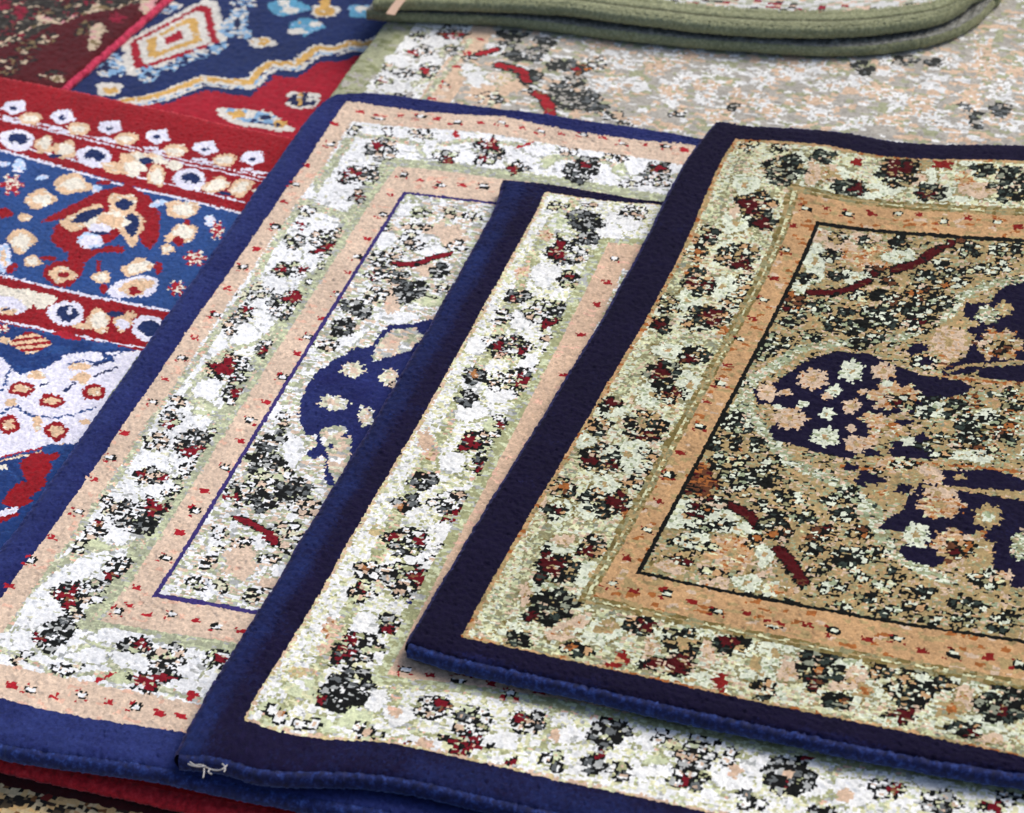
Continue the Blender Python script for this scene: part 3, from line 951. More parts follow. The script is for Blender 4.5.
  ops='''
P rblue 235.7 143.3 555.4 165 856 186.4 993.5 188.6 1501.1 1218.1 1096.2 1352.9
L rwhite 4.5 463.4 161.6 555.4 165 741.2 182.4 856 186.4 939.9 189.3
L rcrimson 5.1 456.2 150.8 548.6 154.4 733.8 169.9 849.2 173.8 933.4 176.8
L rwhite 2.1 451.9 144.3 544.5 148 726.4 157.3 842.3 161.2 927.9 166.4
L rwhite 2.6 418.2 93.5 512.4 98 708.4 106.8 893.4 110.5 956.3 115
L rwhite 1.7 412.2 84.5 506.7 89.2 703.3 98.1 888.8 101.9 952 106.4
P rwhite 499.4 75.4 494.3 57.8 513.7 45.1 533 68.6 521.5 83.8
P rnavy 507.9 69.5 512.4 62.3 520.4 67.7 515.8 74.9
E rwhite 522.2 94.5 8.6 -3.1 2.2 3.5
E rwhite 539.8 96.1 11 -4.1 1.9 3.1
P rwhite 572.3 75.9 567.5 58.5 586.8 45.8 605.5 68.9 593.9 84.1
P rnavy 580.7 70.1 585.3 62.9 593 68.1 588.4 75.3
E rwhite 594.4 94.7 8.5 -3.2 2.2 3.5
E rwhite 611.8 96.2 10.9 -4.1 1.9 3
P rwhite 644.1 75.8 639.6 58.5 658.8 45.5 676.8 68.3 665.2 83.7
P rnavy 652.4 69.8 657 62.6 664.6 67.8 660 75
E rwhite 665.6 94.3 8.4 -3.3 2.1 3.5
E rwhite 682.7 95.6 10.8 -4.2 1.8 3
P rwhite 713.5 72.7 709.4 55.4 728.5 42.3 745.9 65.1 734.2 80.5
P rnavy 721.8 66.7 726.4 59.4 733.8 64.5 729.2 71.8
E rwhite 734.4 91.1 8.3 -3.3 2 3.5
E rwhite 751.2 92.4 10.7 -4.3 1.7 3
P rwhite 784.3 73.9 780.6 56.5 799.5 43.5 816.4 66.5 804.6 81.8
P rnavy 792.6 67.9 797.3 60.6 804.5 65.8 799.8 73.1
E rwhite 804.7 92.5 8.2 -3.3 1.9 3.5
E rwhite 821.2 93.9 10.6 -4.1 1.7 3.1
P rwhite 851.7 74 848.2 56.7 867.1 44 883.4 67.1 871.6 82.2
P rnavy 860 68.1 864.7 61 871.7 66.3 867 73.4
E rwhite 871.5 92.8 8.2 -3.1 1.8 3.5
E rwhite 887.8 94.4 10.5 -4 1.6 3.1
P rwhite 426.9 76.5 421.5 58.8 441 46.2 460.9 69.9 449.4 85.1
P rnavy 435.4 70.7 439.9 63.5 448 68.9 443.5 76.1
E rwhite 450.3 95.9 8.6 -3.1 2.3 3.6
E rwhite 468.2 97.7 11.1 -4 2 3.1
P rbeige 533 87.8 534.6 73.5 551.8 67.1 565 78.7 564.7 95.1 547.7 101.4
E rcream 549.1 84.6 9.8 -3.6 4.2 6.6
P rbeige 605.2 87.9 607 73.7 624 67.3 636.8 78.6 636.3 94.9 619.4 101.4
E rcream 621.1 84.6 9.7 -3.7 4 6.5
P rbeige 676.3 87.4 678.2 73.2 695.1 66.5 707.5 77.7 706.8 94.1 690.1 100.7
E rcream 692 83.9 9.6 -3.8 3.8 6.5
P rbeige 748.7 88.1 750.9 73.8 767.5 67.2 779.6 78.4 778.6 94.8 762.1 101.4
E rcream 764.2 84.6 9.5 -3.8 3.7 6.5
P rbeige 818.8 86.9 821.1 72.6 837.6 66.1 849.4 77.6 848.2 93.9 831.8 100.3
E rcream 834.1 83.5 9.4 -3.7 3.5 6.6
P rbeige 459.7 87 461.1 72.6 478.4 66.3 492 78.1 492 94.6 474.8 100.8
E rcream 476 83.9 9.9 -3.6 4.3 6.7
E rwhite 562.2 136.1 23.5 -2.5 12.9 23.9
E rnavy 562.1 133.5 13.8 -1.4 7.1 13.1
E rwhite 565.3 145.6 3.6 -1.3 4.1 6.4
E rwhite 676.9 137.5 23 -2.7 12 23.7
E rnavy 676.8 134.9 13.5 -1.6 6.6 13
E rwhite 679.6 146.9 3.6 -1.4 3.8 6.3
E rwhite 816.7 140.2 22.3 -2.6 11 23.8
E rnavy 816.7 137.6 13.2 -1.5 6 13
E rwhite 819.1 149.6 3.5 -1.4 3.5 6.4
E rwhite 443.2 131.2 24 -2.2 13.9 24.3
E rnavy 443 128.6 14.2 -1.3 7.6 13.3
E rwhite 446.6 140.8 3.7 -1.3 4.3 6.5
E rbeige 601.5 134.7 10.8 -4.1 12 19.1
E rcream 600 130 7.2 -2.7 8 12.8
E rbeige 633.2 135.9 14.3 -5.5 11.7 19.1
E rcream 633.1 133.3 9.6 -3.7 7.8 12.8
E rnavy 629.2 153.1 8.3 -3.2 2.6 4.2
E rbeige 719.1 149.8 22 -1.3 6.1 12.9
E rbeige 725.7 126.3 14.2 -5.6 11.2 19.1
E rcream 739.1 142 12.9 -5.1 8.6 14.8
E rcream 744.5 113.7 24.1 -2.9 5.3 10.9
E rbeige 773.4 146.7 10.5 -4.1 13.2 23.2
E rcream 774.7 148.9 7 -2.7 9.6 16.9
E rnavy 742.2 119.8 8.3 -3.3 4.3 7.5
E rbeige 740.7 107.2 7.1 -2.8 2.5 4.3
E rcream 782.5 117.1 9.4 -3.7 6 10.7
E rbeige 853.9 141.3 9.7 -16.2 10.3 12.9
E rcream 853.9 141.3 7.7 -12.7 7.4 9.2
E rbeige 885.1 134.4 5.2 -17.5 12.4 13
E rcream 885.1 134.4 3.9 -13.1 6.2 6.5
E rnavy 873.4 154.3 10.6 -0.5 1.4 3.2
E rcream 912.5 136.7 9.2 -3.5 4.4 8.5
E rcrimson 721.2 185 9.3 -3.6 2.5 4.1
E rbeige 685.1 203.8 21 -8 12.5 20.4
E rcream 687.5 203 12.9 -4.9 7.5 12.3
E rbeige 666.7 248.4 13.9 -11.7 12.9 17
E rcream 669 247.5 10.4 -3.9 6.3 10
C S 616.2 232.3 15.2 -5.7 15.5 24.2
E rlight 599.5 190.2 8.3 -3.1 9.2 14.5
E rlight 720.5 203 5.8 -2.2 6.1 10.3
E rlight 642.3 204.8 7.5 -6.4 2.9 3.9
E rlight 579.1 192.6 7.1 -2.6 4 6.2
P rcrimson 695.2 294 703.5 261.7 714.3 233 725.2 203.8 750.5 178.8 790.4 193.9 824 228.6 850.1 279.4 852.2 302.2 835.5 291.9 811.6 265 823.2 317.6 798.6 326.7 792.1 352.2 805.7 379 781.2 374.5 762.7 340 728.3 324.6 716 295.8 720.1 275
P rblue 778.2 320.2 798.3 303.4 800.4 283.6 805.9 259.9 818.5 272 820.9 304.4 800.7 311.9 787.3 326.2
E rbeige 768.8 224.7 17.2 -6.6 15.3 26.3
E rnavy 769.9 221.8 9.2 -3.5 7.1 12.2
E rbeige 803.7 263.1 13.6 -5.1 19.4 33.4
E rnavy 801.4 259.1 9.1 -3.4 12.6 21.8
E rbeige 740.7 267.3 16 -26.1 15.1 17.1
E rnavy 741.7 259.6 10.5 -19.6 7.7 8.4
E rcream 771.7 265.4 20.2 -16.9 12.1 16.8
E rbeige 773.9 262.1 16 -6 8.2 13.9
E rwhite 770.8 280.2 13.6 -5.1 5.8 9.8
E rlight 773.5 307.9 14.7 -5.4 9.3 15.4
E rwhite 773.5 307.9 9 -3.3 5.8 9.6
E rnavy 776.6 290 11.3 -4.2 1.9 3.1
E rcrimson 780.2 381.6 19.9 -7.4 14.7 23.7
E rbeige 781.3 383.5 14.4 -5.3 9.1 14.6
E rcrimson 783.5 382.7 6.6 -2.5 3.4 5.5
E rbeige 695.5 336.8 15.9 -5.9 14.4 22.7
E rcream 696.7 338.7 10.2 -3.8 9.6 15.2
E rbeige 732.9 371.8 10.1 -3.7 7 11.1
E rcream 732.9 371.8 6.7 -2.5 4.7 7.4
E rbeige 827.8 373.1 9.9 -3.7 6.6 11
E rcream 827.8 373.1 6.6 -2.4 4.4 7.3
E rbeige 856.6 339.8 12.6 -14.1 10.7 13.5
E rcream 857.7 339.4 8.7 -9.7 6.7 8.5
E rbeige 869.3 255.4 12.8 -14.9 12.2 16.3
E rcream 870.4 252.5 11.3 -4.3 6.6 11.9
E rbeige 842.2 206.7 19.4 -7.4 10.2 18.4
E rcream 844.5 205.8 12.6 -4.8 6.8 12.3
E rbeige 870.1 293.2 7.8 -2.9 5.5 9.7
E rcream 870.1 293.2 4.5 -1.7 3.3 5.8
E rcrimson 874.8 272.5 6.7 -2.5 5.5 9.8
E rwhite 876.1 379.8 21.2 -19.4 15.2 20.2
E rbeige 877.2 377.2 14.4 -13.2 10.2 13.5
E rcrimson 879.3 385.2 6.6 -2.4 4.3 7.2
E rblue 889.9 403.2 15.2 -5.6 4.2 7.1
E rlight 698 377.7 7.9 -2.9 17.8 27.7
E rbeige 695.6 374 3.4 -1.2 10.7 16.7
C S 911.1 298.9 14.4 -5.5 9.6 17.1
C S 905.4 234.4 9 -3.4 11.9 22
C S 923.1 362.3 10.9 -4.1 8.3 14.5
E rcrimson 843.2 391.9 4.4 -1.6 5.5 9
E rcrimson 812.2 353.9 3.3 -1.2 6.7 11.2
E rcrimson 717.7 393.4 2.6 -9 6.3 5.5
E rcrimson 880.9 333.1 4.4 -1.6 6.5 11.2
E rcrimson 642.7 291.7 9.2 -3.4 6.3 9.8
E rlight 886.5 217.1 5.7 -2.2 6.6 12.2
E rcrimson 862.7 231.1 4.5 -1.7 3.4 6.1
E rbeige 670.7 291 8 -3 5 7.8
E rlight 807.8 204.9 7.3 -8.6 4.3 5.6
E rcrimson 747.3 359.5 9 -3.3 2.3 3.7
E rbeige 671.7 256.4 1.2 -0.4 1.2 2
P rcrimson 630.9 411.6 714.9 412.5 941.4 410.1 1043.7 408.9 1083 482.7 943.7 487.6 767.6 494.1 686.3 494
L rwhite 4.6 629.7 409.8 713.7 410.7 830.1 412.3 939.3 406.6 1041.7 405.4
L rwhite 3.9 684 490.5 765.4 490.6 857 488.4 940.7 482.4 1081.1 479.2
L rcrimson 2.7 772.1 501 863.4 498.7 945.7 491
E rcream 752.4 445.4 32.3 -4 10.7 19.9
E rwhite 753.9 462.4 27.2 -3.4 8.7 16.1
E rbeige 763.9 471.7 9.8 -3.6 4.5 7
E rnavy 761.7 468.2 6.5 -2.4 1.7 2.6
E rcream 788.7 438.6 14.2 -5.3 8.9 14.2
E rwhite 829.1 451.9 19.5 -7.2 14 22.7
E rnavy 830.2 451.5 11.9 -4.4 8.7 14
E rwhite 830.2 445 3.3 -1.2 4.3 7
E rbeige 872.2 453 12.9 -4.8 12.6 20.8
E rcream 873.3 452.6 8.6 -3.2 9.5 15.6
E rbeige 899.1 445.1 9.7 -3.6 9.3 15.7
E rwhite 901.1 448.6 7.5 -2.8 5.2 8.7
E rnavy 883.1 433.9 8.6 -3.2 3.2 5.3
E rwhite 933.1 445.3 17.1 -6.3 13.2 22.5
E rnavy 935.2 444.5 11.7 -4.4 8.1 13.9
E rcrimson 808.6 470.2 5.4 -2 10.9 17.3
E rbeige 900.4 429.7 6.5 -2.4 4.2 7
E rbeige 858.2 468.9 8.6 -3.2 3.2 5.2
P rwhite 723.2 548.9 804.9 551.9 846.2 575.6 868.3 548.9 873.8 522 905.6 503.8 947.8 488.1 1062.6 444.3 1110.4 647.6 1012.7 643.6 958.1 671.1 936.6 690.5 860.9 756.5
P rmid 711.8 531.9 769.8 497.5 808.8 495.8 862.3 497 943.7 487.6 936.2 494.5 910.9 501.9 935.7 515.4 929.4 517.8 899.3 504.1 873.8 522 867.3 547.2 845.1 573.9 812.4 553.3 734.5 565.7
C H 822.9 518 22.4 -8.4 11.8 18.6
E rred2 856 490.9 20.2 -0.5 2.4 5.3
E rbeige 792.9 522.9 6.4 -2.4 3.3 5.1
E rblue 862.2 518 12.7 -4.8 4.2 6.8
E rblue 905.8 493.3 14.8 -5.5 4.1 6.8
C S 777.5 503.2 8.6 -3.2 5.5 8.6
E rcrimson 862.8 597.8 13.5 -5 7.2 11.4
E rbeige 862.8 597.8 8.3 -3.1 3.6 5.7
E rcrimson 906 605.8 13.4 -5 7 11.4
E rbeige 906 605.8 8.2 -3.1 3.5 5.7
E rcrimson 940.5 574.9 12.4 -4.6 7.8 13.2
E rbeige 940.5 574.9 7.2 -2.7 4.4 7.4
E rcrimson 885.9 660.8 12.2 -4.5 9.9 15.8
E rbeige 885.9 660.8 6.1 -2.3 5 7.9
E rcrimson 939.6 652.7 12.2 -4.5 8.7 14.3
E rbeige 939.6 652.7 7.1 -2.6 4.8 8
E rbeige 864 568.9 9.4 -3.5 4.1 6.6
E rbeige 914.1 556.3 10.4 -3.9 6 10
E rbeige 913.4 648.6 4.1 -1.5 7.8 12.8
E rbeige 899.8 537.1 11.5 -4.3 4.1 6.7
E rbeige 863.7 623.6 6.2 -2.3 4.1 6.5
E rbeige 960.4 627.4 6.1 -2.2 2.9 4.8
E rnavy 917.8 524.2 5.8 -8.5 2.6 2.9
E rnavy 933.1 537 9 -13.2 1.7 1.9
L rblue 2.1 865.6 646.7 868.7 635.6 876 627 898.4 638.5 928 631.5 942.4 618.2 957.1 600.9
L rblue 2.2 885.2 538.4 895.8 526.2 911.5 524.4 923.3 511.8 929.9 496.9
L rblue 2.2 843 607.2 833.6 580.3 826.2 556.4
L rnavy 1.6 909.5 584.4 911.8 567.4
L rnavy 1.4 878.4 585.9 884.8 575.4
P rmid 860.9 756.5 910.2 717.5 938.6 693.7 960 674.3 982.5 654.5 1007.8 758.7 1003.2 867.6 1015.8 997.6
L rred2 3.1 873 736.9 908.2 714.4 935.7 689 947.9 678.7
L rbeige 2 912.1 720.6 939.5 695.2 958.1 671.1
E rcrimson 953.8 716.7 14.9 -5.4 14 23.1
E rcrimson 965.2 759.3 9.4 -25.7 11.6 10.2
E rwhite 968 794.9 8.5 -11.8 4.8 5.1
E rcrimson 971.5 804.5 7.8 -10.9 3.6 3.8
E rcrimson 957.4 694.4 10 -3.6 4.7 7.8
E rblue 952.8 682.7 11.1 -4 4.7 7.9
E rcream 920.9 728.7 4 -1.5 2.9 4.6
E rcrimson 973.3 780.3 8.5 -11.8 3.6 3.9
E rwhite 969.9 794.2 3.5 -9.4 3.8 3.3
P rcrimson 840.7 1141.9 1118.2 1056.9 1522.3 1060.4 1629.9 1297.1 1086.5 1484.5
'''),
 'green': dict(z=0.063, th=-0.342, t=[0.10207, 3.88912],
  src=[],
  c=[],
  ops='''
P floral 39.8 713.2 36.8 907.3 35.9 1124.3 784.9 1207.4 983.4 1052.5 850 80.5 39.8 257.9
P peach 147.5 688.3 153.7 887.6 154.2 1022.7 124.2 1029.9 110.3 897.8 115.6 701.4 125.9 340.8 160.7 333.1
P gfield 147.5 688.3 153.7 887.6 154.2 1022.7 784.9 1207.4 983.4 1052.5 850 80.5 160.7 333.1
L vine 10.9 63.6 724.9 100.9 772.7 108.2 853.1 79.4 886.6 63.3 916.8
L vine 9.6 124.1 739.3 122.4 795.4 120.7 850.1 119.1 903.6
E white 85.6 748.2 20.6 -4.8 7.2 20.8
E white 52.5 811.7 15.3 -3.6 6.4 17.7
E white 90.7 802.8 12.7 -3 5.3 15.2
E white 71.4 883.2 17.5 -4.1 4.4 12.2
E white 149.9 816.3 10.1 -2.4 5 15.1
E white 170.8 838.4 15 -3.5 6.6 19.8
E white 164.6 757.8 10.2 -2.4 5 15.5
C R 57.5 743.4 9 -2.1 5.5 15.7
C R 95.1 723.3 21.9 -5.1 6.3 18.4
D d 98.7 733.8 15.4 -3.6 2.7 7.9
C R 71.2 782.4 16.6 -3.9 5.4 15.4
D d 62.7 789.9 7.7 -1.8 2.7 7.7
C R 111.1 770.3 10.2 -2.4 5.3 15.4
C f 50.6 836.8 7.6 -1.8 5.4 15
C f 76.2 847.1 11.3 -2.7 5.3 14.9
C R 97.5 834 15.1 -3.5 7 20
D d 94.1 832.1 7.6 -1.8 3.5 10
C R 50.1 869.4 10 -2.4 4.5 12.3
D d 52.6 868.9 5 -1.2 1.8 4.9
C K 93 901.9 11.2 -2.6 3.5 9.7
C f 139.7 785.8 7.6 -1.8 3.4 10.2
E peach 191.7 873.3 24.7 -5.8 7.2 21.9
E peach 214.7 841.4 19.9 -4.7 6.3 19.7
E pinky 194.1 827.5 15 -3.5 4 12.4
C f 197.8 879.8 17.3 -4.1 4.8 14.6
C K 162.1 716.3 9 -2.1 5.1 15.8
C K 177.9 735.2 12.8 -3 5 15.6
C K 195.5 764.5 11.4 -2.7 6.5 20.5
C K 218.7 756.3 15.2 -3.5 6.4 20.5
C K 180.9 714.8 10.3 -2.4 5 15.7
C K 253.4 781.1 11.3 -2.6 5.4 17.7
C K 271.9 771.3 12.5 -2.9 4.6 15.2
C f 304.5 763.7 11.3 -2.6 5.2 17.8
C f 278.9 820.9 16.1 -3.8 4.5 14.9
C K 294 862.2 17.2 -4.1 8.1 26.6
C K 317.1 851.5 18.4 -4.3 8.6 29.1
C K 337.9 877.8 10.9 -2.6 4.2 14.4
C K 387.8 894.1 18.1 -4.3 2.7 9.5
C K 235.4 809.7 12.5 -2.9 4.7 15
C r 290.2 783.4 10 -2.3 4.5 15.1
C f 239.4 843.6 9.9 -2.3 3.9 12.3
C K 278 839.7 13.6 -3.2 4.5 14.7
C K 296.7 814.1 9.9 -2.3 3.7 12.4
C f 357.2 886.1 14.5 -3.5 2.8 9.6
C K 221.7 722.2 15.3 -3.6 4.8 15.6
C K 307.5 872.1 12.2 -2.9 4.3 14.5
E gwhite 423.8 773.5 12.3 -2.9 5.3 20
E gwhite 461.8 809.5 14.6 -3.5 6.3 24.5
E gwhite 360.7 807 19.7 -4.6 5.6 19.8
E gwhite 361.9 706.3 12.6 -2.9 4.3 15.6
E gwhite 418.6 827.5 11 -2.6 3.9 14.7
E gwhite 518.5 751.2 14.7 -3.5 5.4 22.6
E gwhite 529.2 806.6 12.1 -2.9 4.7 19.6
E gwhite 461.8 743.1 17.3 -4.1 3.9 15.2
E gwhite 331.8 751.9 17.5 -4.1 5.8 20.4
E gwhite 323.7 815.7 14.8 -3.5 5.1 17.3
E gwhite 560.5 720 24.6 -5.8 5.8 25.4
E gwhite 605.7 749.3 17 -4 3.8 17.5
E gwhite 639.5 728.1 14.6 -3.4 4.2 20.1
E gwhite 698 766.6 14.4 -3.4 3.9 19.7
E gwhite 724.5 708.1 17 -4 3.8 20.2
E gwhite 739.4 651.1 12.3 -2.9 3.8 20.7
E gwhite 661.1 831.5 16.6 -4 3 14.4
E gwhite 792.5 807.8 16.5 -3.9 2.1 12
E gwhite 813.4 713.4 14.4 -3.4 4.2 24.9
E gwhite 665.7 668.3 14.8 -3.5 3.1 15.5
E gwhite 609.9 826 16.7 -4 3.7 16.9
E gwhite 839.5 796.6 11.7 -2.8 2.4 14.4
E gwhite 743.1 807 14.2 -3.4 3.2 16.8
E gpeach 380.2 748.7 19.9 -4.7 4.9 17.8
E gpeach 354.2 834.9 4.9 -1.2 6.3 22
E gpeach 414.5 713.4 17.5 -4.1 4.1 15.5
E gpeach 452.9 785.3 17.2 -4 3.8 14.9
E gpeach 291.7 705.9 20.3 -4.7 4.6 15.7
E gpeach 505 812.3 17 -4 5.4 22
E gpeach 413.3 807.8 17.2 -4 4 14.8
E gpeach 542.2 697.2 17.3 -4.1 4.2 18
E gpeach 662.9 748.9 19.3 -4.6 4.6 22.3
E gpeach 724.3 773.3 16.7 -4 4.7 24.4
E gpeach 695.8 818.2 21.3 -5.1 2.4 12
E gpeach 594.6 698.5 12.3 -2.9 3.9 17.9
E gpeach 782.3 641.1 15.9 -3.7 9.7 56.4
E gpeach 781.8 746.8 14.3 -3.4 5.2 29.5
E gpeach 823.7 775.2 16.5 -3.9 2.4 14.5
E gpeach 548.3 833 14.4 -3.4 3.4 14.5
E gpeach 595.7 790.8 21.7 -5.1 2.7 12.3
E gpeach 823.2 658.4 10.9 -2.6 3.3 20.5
E gpeach 396.8 889.4 16.9 -4 3.3 11.9
E gpeach 490 854.5 16.8 -4 3.6 14.4
E gpeach 778.7 620.2 9.8 -2.3 2.7 15.7
C K 500.8 831.4 4.8 -1.1 2.4 9.7
C K 635.7 691.6 12.3 -2.9 4.8 23
C K 824.1 762.4 10.7 -2.5 3.2 19.5
C K 798.7 793.7 5.9 -1.4 4.2 24
C K 778.1 768.2 5.9 -1.4 2.2 12.2
C K 684.2 664 14.8 -3.4 2.5 12.9
C K 420.3 684.4 17.6 -4.1 2 7.9
C f 440.5 861.1 9.7 -2.3 3.2 12
C K 722 660.6 9.8 -2.3 1.9 10.3
L black 16.8 150.2 772.3 165.9 757.5
L dred 11.2 150.2 772.3 165.9 757.5
L black 17.8 181.8 797.9 204.3 800.8 216.8 806 230.2 827.1
L dred 12.3 181.8 797.9 204.3 800.8 216.8 806 230.2 827.1
L black 18.6 251.9 853.8 265.5 863.7 284.1 898.3
L dred 13.3 251.9 853.8 265.5 863.7 284.1 898.3
M star 132.4 776.4
M star 129.7 812.8
M ring 132.5 860.8
M star 126.9 899.2
M star 136.9 736.3
'''),
 'blue': dict(z=0.025, th=-0.35, t=[-0.87854, 3.93629],
  src=[],
  c=[],
  ops='''
P bred 690 790.2 675.5 647.4 711.5 638.5 747.7 591.6 813 594.7 823.4 534.5 855.2 532.3 864.9 485.1 893.6 478.2 914.3 450.5 976.6 395.2 1162 909.3 791.2 1004
L bwhite 27.2 657.9 646.3 681.4 635.1 700.3 616.9 734.3 567.3 766 567.8 800.5 565 802.4 528.4 808 507.4 841.6 502 846.7 475.4 852.6 453.9 877.2 450.8 892.2 430 912.6 430.8 941.5 377.5
L bgold 11.5 655.6 641.4 679.1 630.2 698.1 611.9 732.1 562.3 763.9 562.8 798.4 560 800.2 523.3 805.9 502.3 839.6 496.9 844.6 470.2 850.5 448.7 875.2 445.6 890.1 424.7 910.6 425.6 939.5 372.1
L blight 4.3 661.8 654.8 685.2 643.6 704.1 625.4 738.1 576 769.8 576.6 804.1 573.7 806 537.3 811.7 516.3 845.3 511 850.3 484.4 856.2 463.1 880.8 460 895.7 439.2 916.1 440 945 386.9
P bwhite 583.4 498.6 643.9 349.5 662.5 354.3 727.2 466.9 642.4 578.5 627 576.7
P bred 594.2 493.1 644.4 369.7 659.9 373.6 713.7 466.7 643.2 559.7 630.4 558.1
P bwhite 603.8 488.1 644.9 387.3 657.5 390.5 701.7 466.5 643.9 543 633.3 541.7
P bgold 614 482.9 645.4 406 655.1 408.4 688.9 466.4 644.7 525.1 636.6 524
P bwhite 624.2 477.6 646 424.6 652.6 426.2 676.1 466.2 645.4 507 639.8 506.3
P bred 635.6 471.7 646.6 445.3 649.9 446.1 661.6 466 646.3 486.5 643.4 486.1
E blight 589.9 563.1 11.9 -2.9 13.1 27.8
E blight 593.5 539.5 10.6 -2.6 6 12.8
E blight 609.4 564.1 9.2 -2.2 9.4 20.2
E blight 655.8 569.7 14.4 -3.5 9.1 20.1
E blight 656.5 558.3 6.6 -1.6 4.6 10.1
E blight 676.6 544.9 10.5 -2.5 5.7 12.7
E blight 687.1 522.5 10.2 -14.2 7.6 11.5
E blight 701.4 501.9 11.9 -2.9 5.6 12.9
E blight 713.1 481.9 11.9 -2.9 5.6 13
E blight 709.1 424.4 10.7 -2.6 11.4 26.7
E blight 714.3 405.4 12.1 -2.9 13.7 32.2
E blight 706.8 377.2 10.8 -2.6 6.9 16.4
E blight 737.5 432.3 9.4 -2.2 5.6 13.3
E blight 601.2 393.3 10.9 -2.6 6.1 13.7
E blight 609.9 379 9.6 -2.3 4.9 11
E blight 702 348 19.1 -4.5 4.7 11.1
E blight 721.7 471.1 8 -1.9 4.5 10.5
E bnavy 655.8 569.7 6.5 -1.6 2.3 5
E bnavy 589.9 563.1 4 -1 7.2 15.2
E bnavy 689.7 521.9 4 -1 2.3 5.1
E bnavy 716.6 410.8 4 -1 6.8 16.1
E bwhite 622.3 619.5 18.2 -4.4 8.1 17.2
E bgold 624.7 621.6 10.4 -2.5 4.6 9.8
E bwhite 820.6 347 20.2 -4.8 6.5 16.5
E bgold 819.3 347.3 14.8 -3.5 5.4 13.7
E bgold 813 327.6 6.8 -1.6 7.6 19.4
E bwhite 770.1 450.7 18.6 -4.5 5.5 13.2
E bgold 767.7 448.4 13.3 -3.2 4.4 10.5
E bteal 766.2 347.9 27.1 -6.5 8.9 22
E bwhite 772.2 355.5 12.2 -2.9 3.3 8.2
E bwhite 757.6 337.8 8.2 -1.9 3.4 8.3
E bteal 811.3 394 21.4 -5.1 8.6 21.5
E bwhite 804.7 410.3 13.3 -3.2 3.2 8
E bwhite 822.5 385.4 9.4 -2.2 3.2 8.1
E bgold 798.9 385.1 1.3 -0.3 1.1 2.7
E bteal 867.8 335.8 16.1 -3.8 7.3 19.2
E bwhite 867 329.9 10.8 -2.6 3.2 8.3
E bwhite 762.2 452.7 4 -1 5.5 13.1
E bwhite 840.4 646.9 54.5 7.3 6.4 21.6
E blight 838.4 642.1 43.2 5.8 4.3 14.4
E bgold 813.8 640.2 11.4 -2.8 4.1 9.6
E bnavy 853.6 638.4 6.3 -1.6 3 7.2
E bwhite 830.1 638.9 6.3 -1.6 4 9.6
E bgold 878.1 650.8 8.8 -2.2 3.9 9.5
E bcrim 846.9 669 1.3 -0.3 1 2.4
E bnavy 876.6 653.8 3.8 -0.9 1.9 4.8
E bwhite 883.7 585.5 21.6 -5.3 8.8 22
E bnavy 882.4 585.8 16.6 -4.1 6.9 17.1
E bgold 878.9 584 3.8 -0.9 5.9 14.7
E bwhite 890.6 578.4 2.5 -0.6 4.9 12.3
'''),
 'maroon': dict(z=0.037, th=-0.455, t=[-0.92618, 3.76746],
  src=[],
  c=[],
  ops='''
P mdark 381.3 414.5 465.6 348.9 484.7 324.2 502.9 257.1 539.9 213.1 577.2 168.8 519.2 -13.5 170.9 107.2
L mcream 3.6 446 367.8 460.8 341.7 469.5 305.5 474.1 282.6 492.4 260.8 508.7 261.2 513.2 235 536.8 208 560 193.6 571 158.3
C G 551.7 261.2 23.5 -8.3 13.7 22.3
E mcream 573.2 280.8 7.8 -2.8 15 24.5
E mcream 565 259.5 9.1 -3.2 7.6 12.4
C G 506.2 325.5 17 -21.6 16.4 20
C G 512.2 302.4 13 -4.6 9.3 14.7
C G 503.8 388.3 15.3 -5.5 16.7 25.8
C G 574.8 391.9 13.9 -5 8.8 14
E mcream 585.5 396.6 8.8 -3.2 4.4 7
E mcream 590 176.8 7.9 -2.8 9.1 15.5
E mcream 603.2 193.9 5.3 -1.9 10.5 17.9
E mpink 596.1 168.4 5.3 -1.9 9.1 15.5
C G 450 300.3 18.3 -6.5 12.7 19.7
E mcrim 434.1 250.5 9.3 -3.3 9.7 15.2
C G 463.3 240.2 15.9 -5.6 9.6 15.2
E mcrim 402.7 239.6 10.7 -3.8 8.3 12.8
E mcream 533.6 202.9 10.6 -3.7 4.7 7.7
E mcream 478.7 259.5 11.8 -4.2 3.2 5
C G 489.2 209.2 13.3 -4.7 8 12.8
E mcrim 572.8 220.1 13.1 -4.6 7.6 12.7
C G 516.4 366.3 12.8 -4.6 7.6 11.9
E mcream 578.3 296.9 5.2 -1.8 9 14.6
'''),
 'brown': dict(z=0.038, th=-0.34, t=[-0.75253, 1.96781],
  src=[],
  c=[],
  ops='''
P ngold 225.6 64.5 303 56 363.4 55.9 427.9 55.7 599.4 61.2 700.8 321.2 354.3 308.4
C K 329.6 69 8 -2.2 2.9 5.9
C K 373 71.9 8.8 -2.4 2.2 4.7
C f 349 71.7 7.1 -1.9 2.3 4.7
C K 319.7 79.6 5.3 -1.4 2.3 4.7
C f 393.8 67.6 7 -1.9 1.6 3.5
C r 353.8 61.1 5.3 -1.4 1.7 3.5
C f 317.8 61.4 7.1 -1.9 1.8 3.6
'''),
 'cam': {'f': 2700.9375248420497, 'pitch': 0.6244455137959746, 'roll': -0.0541483299762417, 'h': 1.7394684533534333},
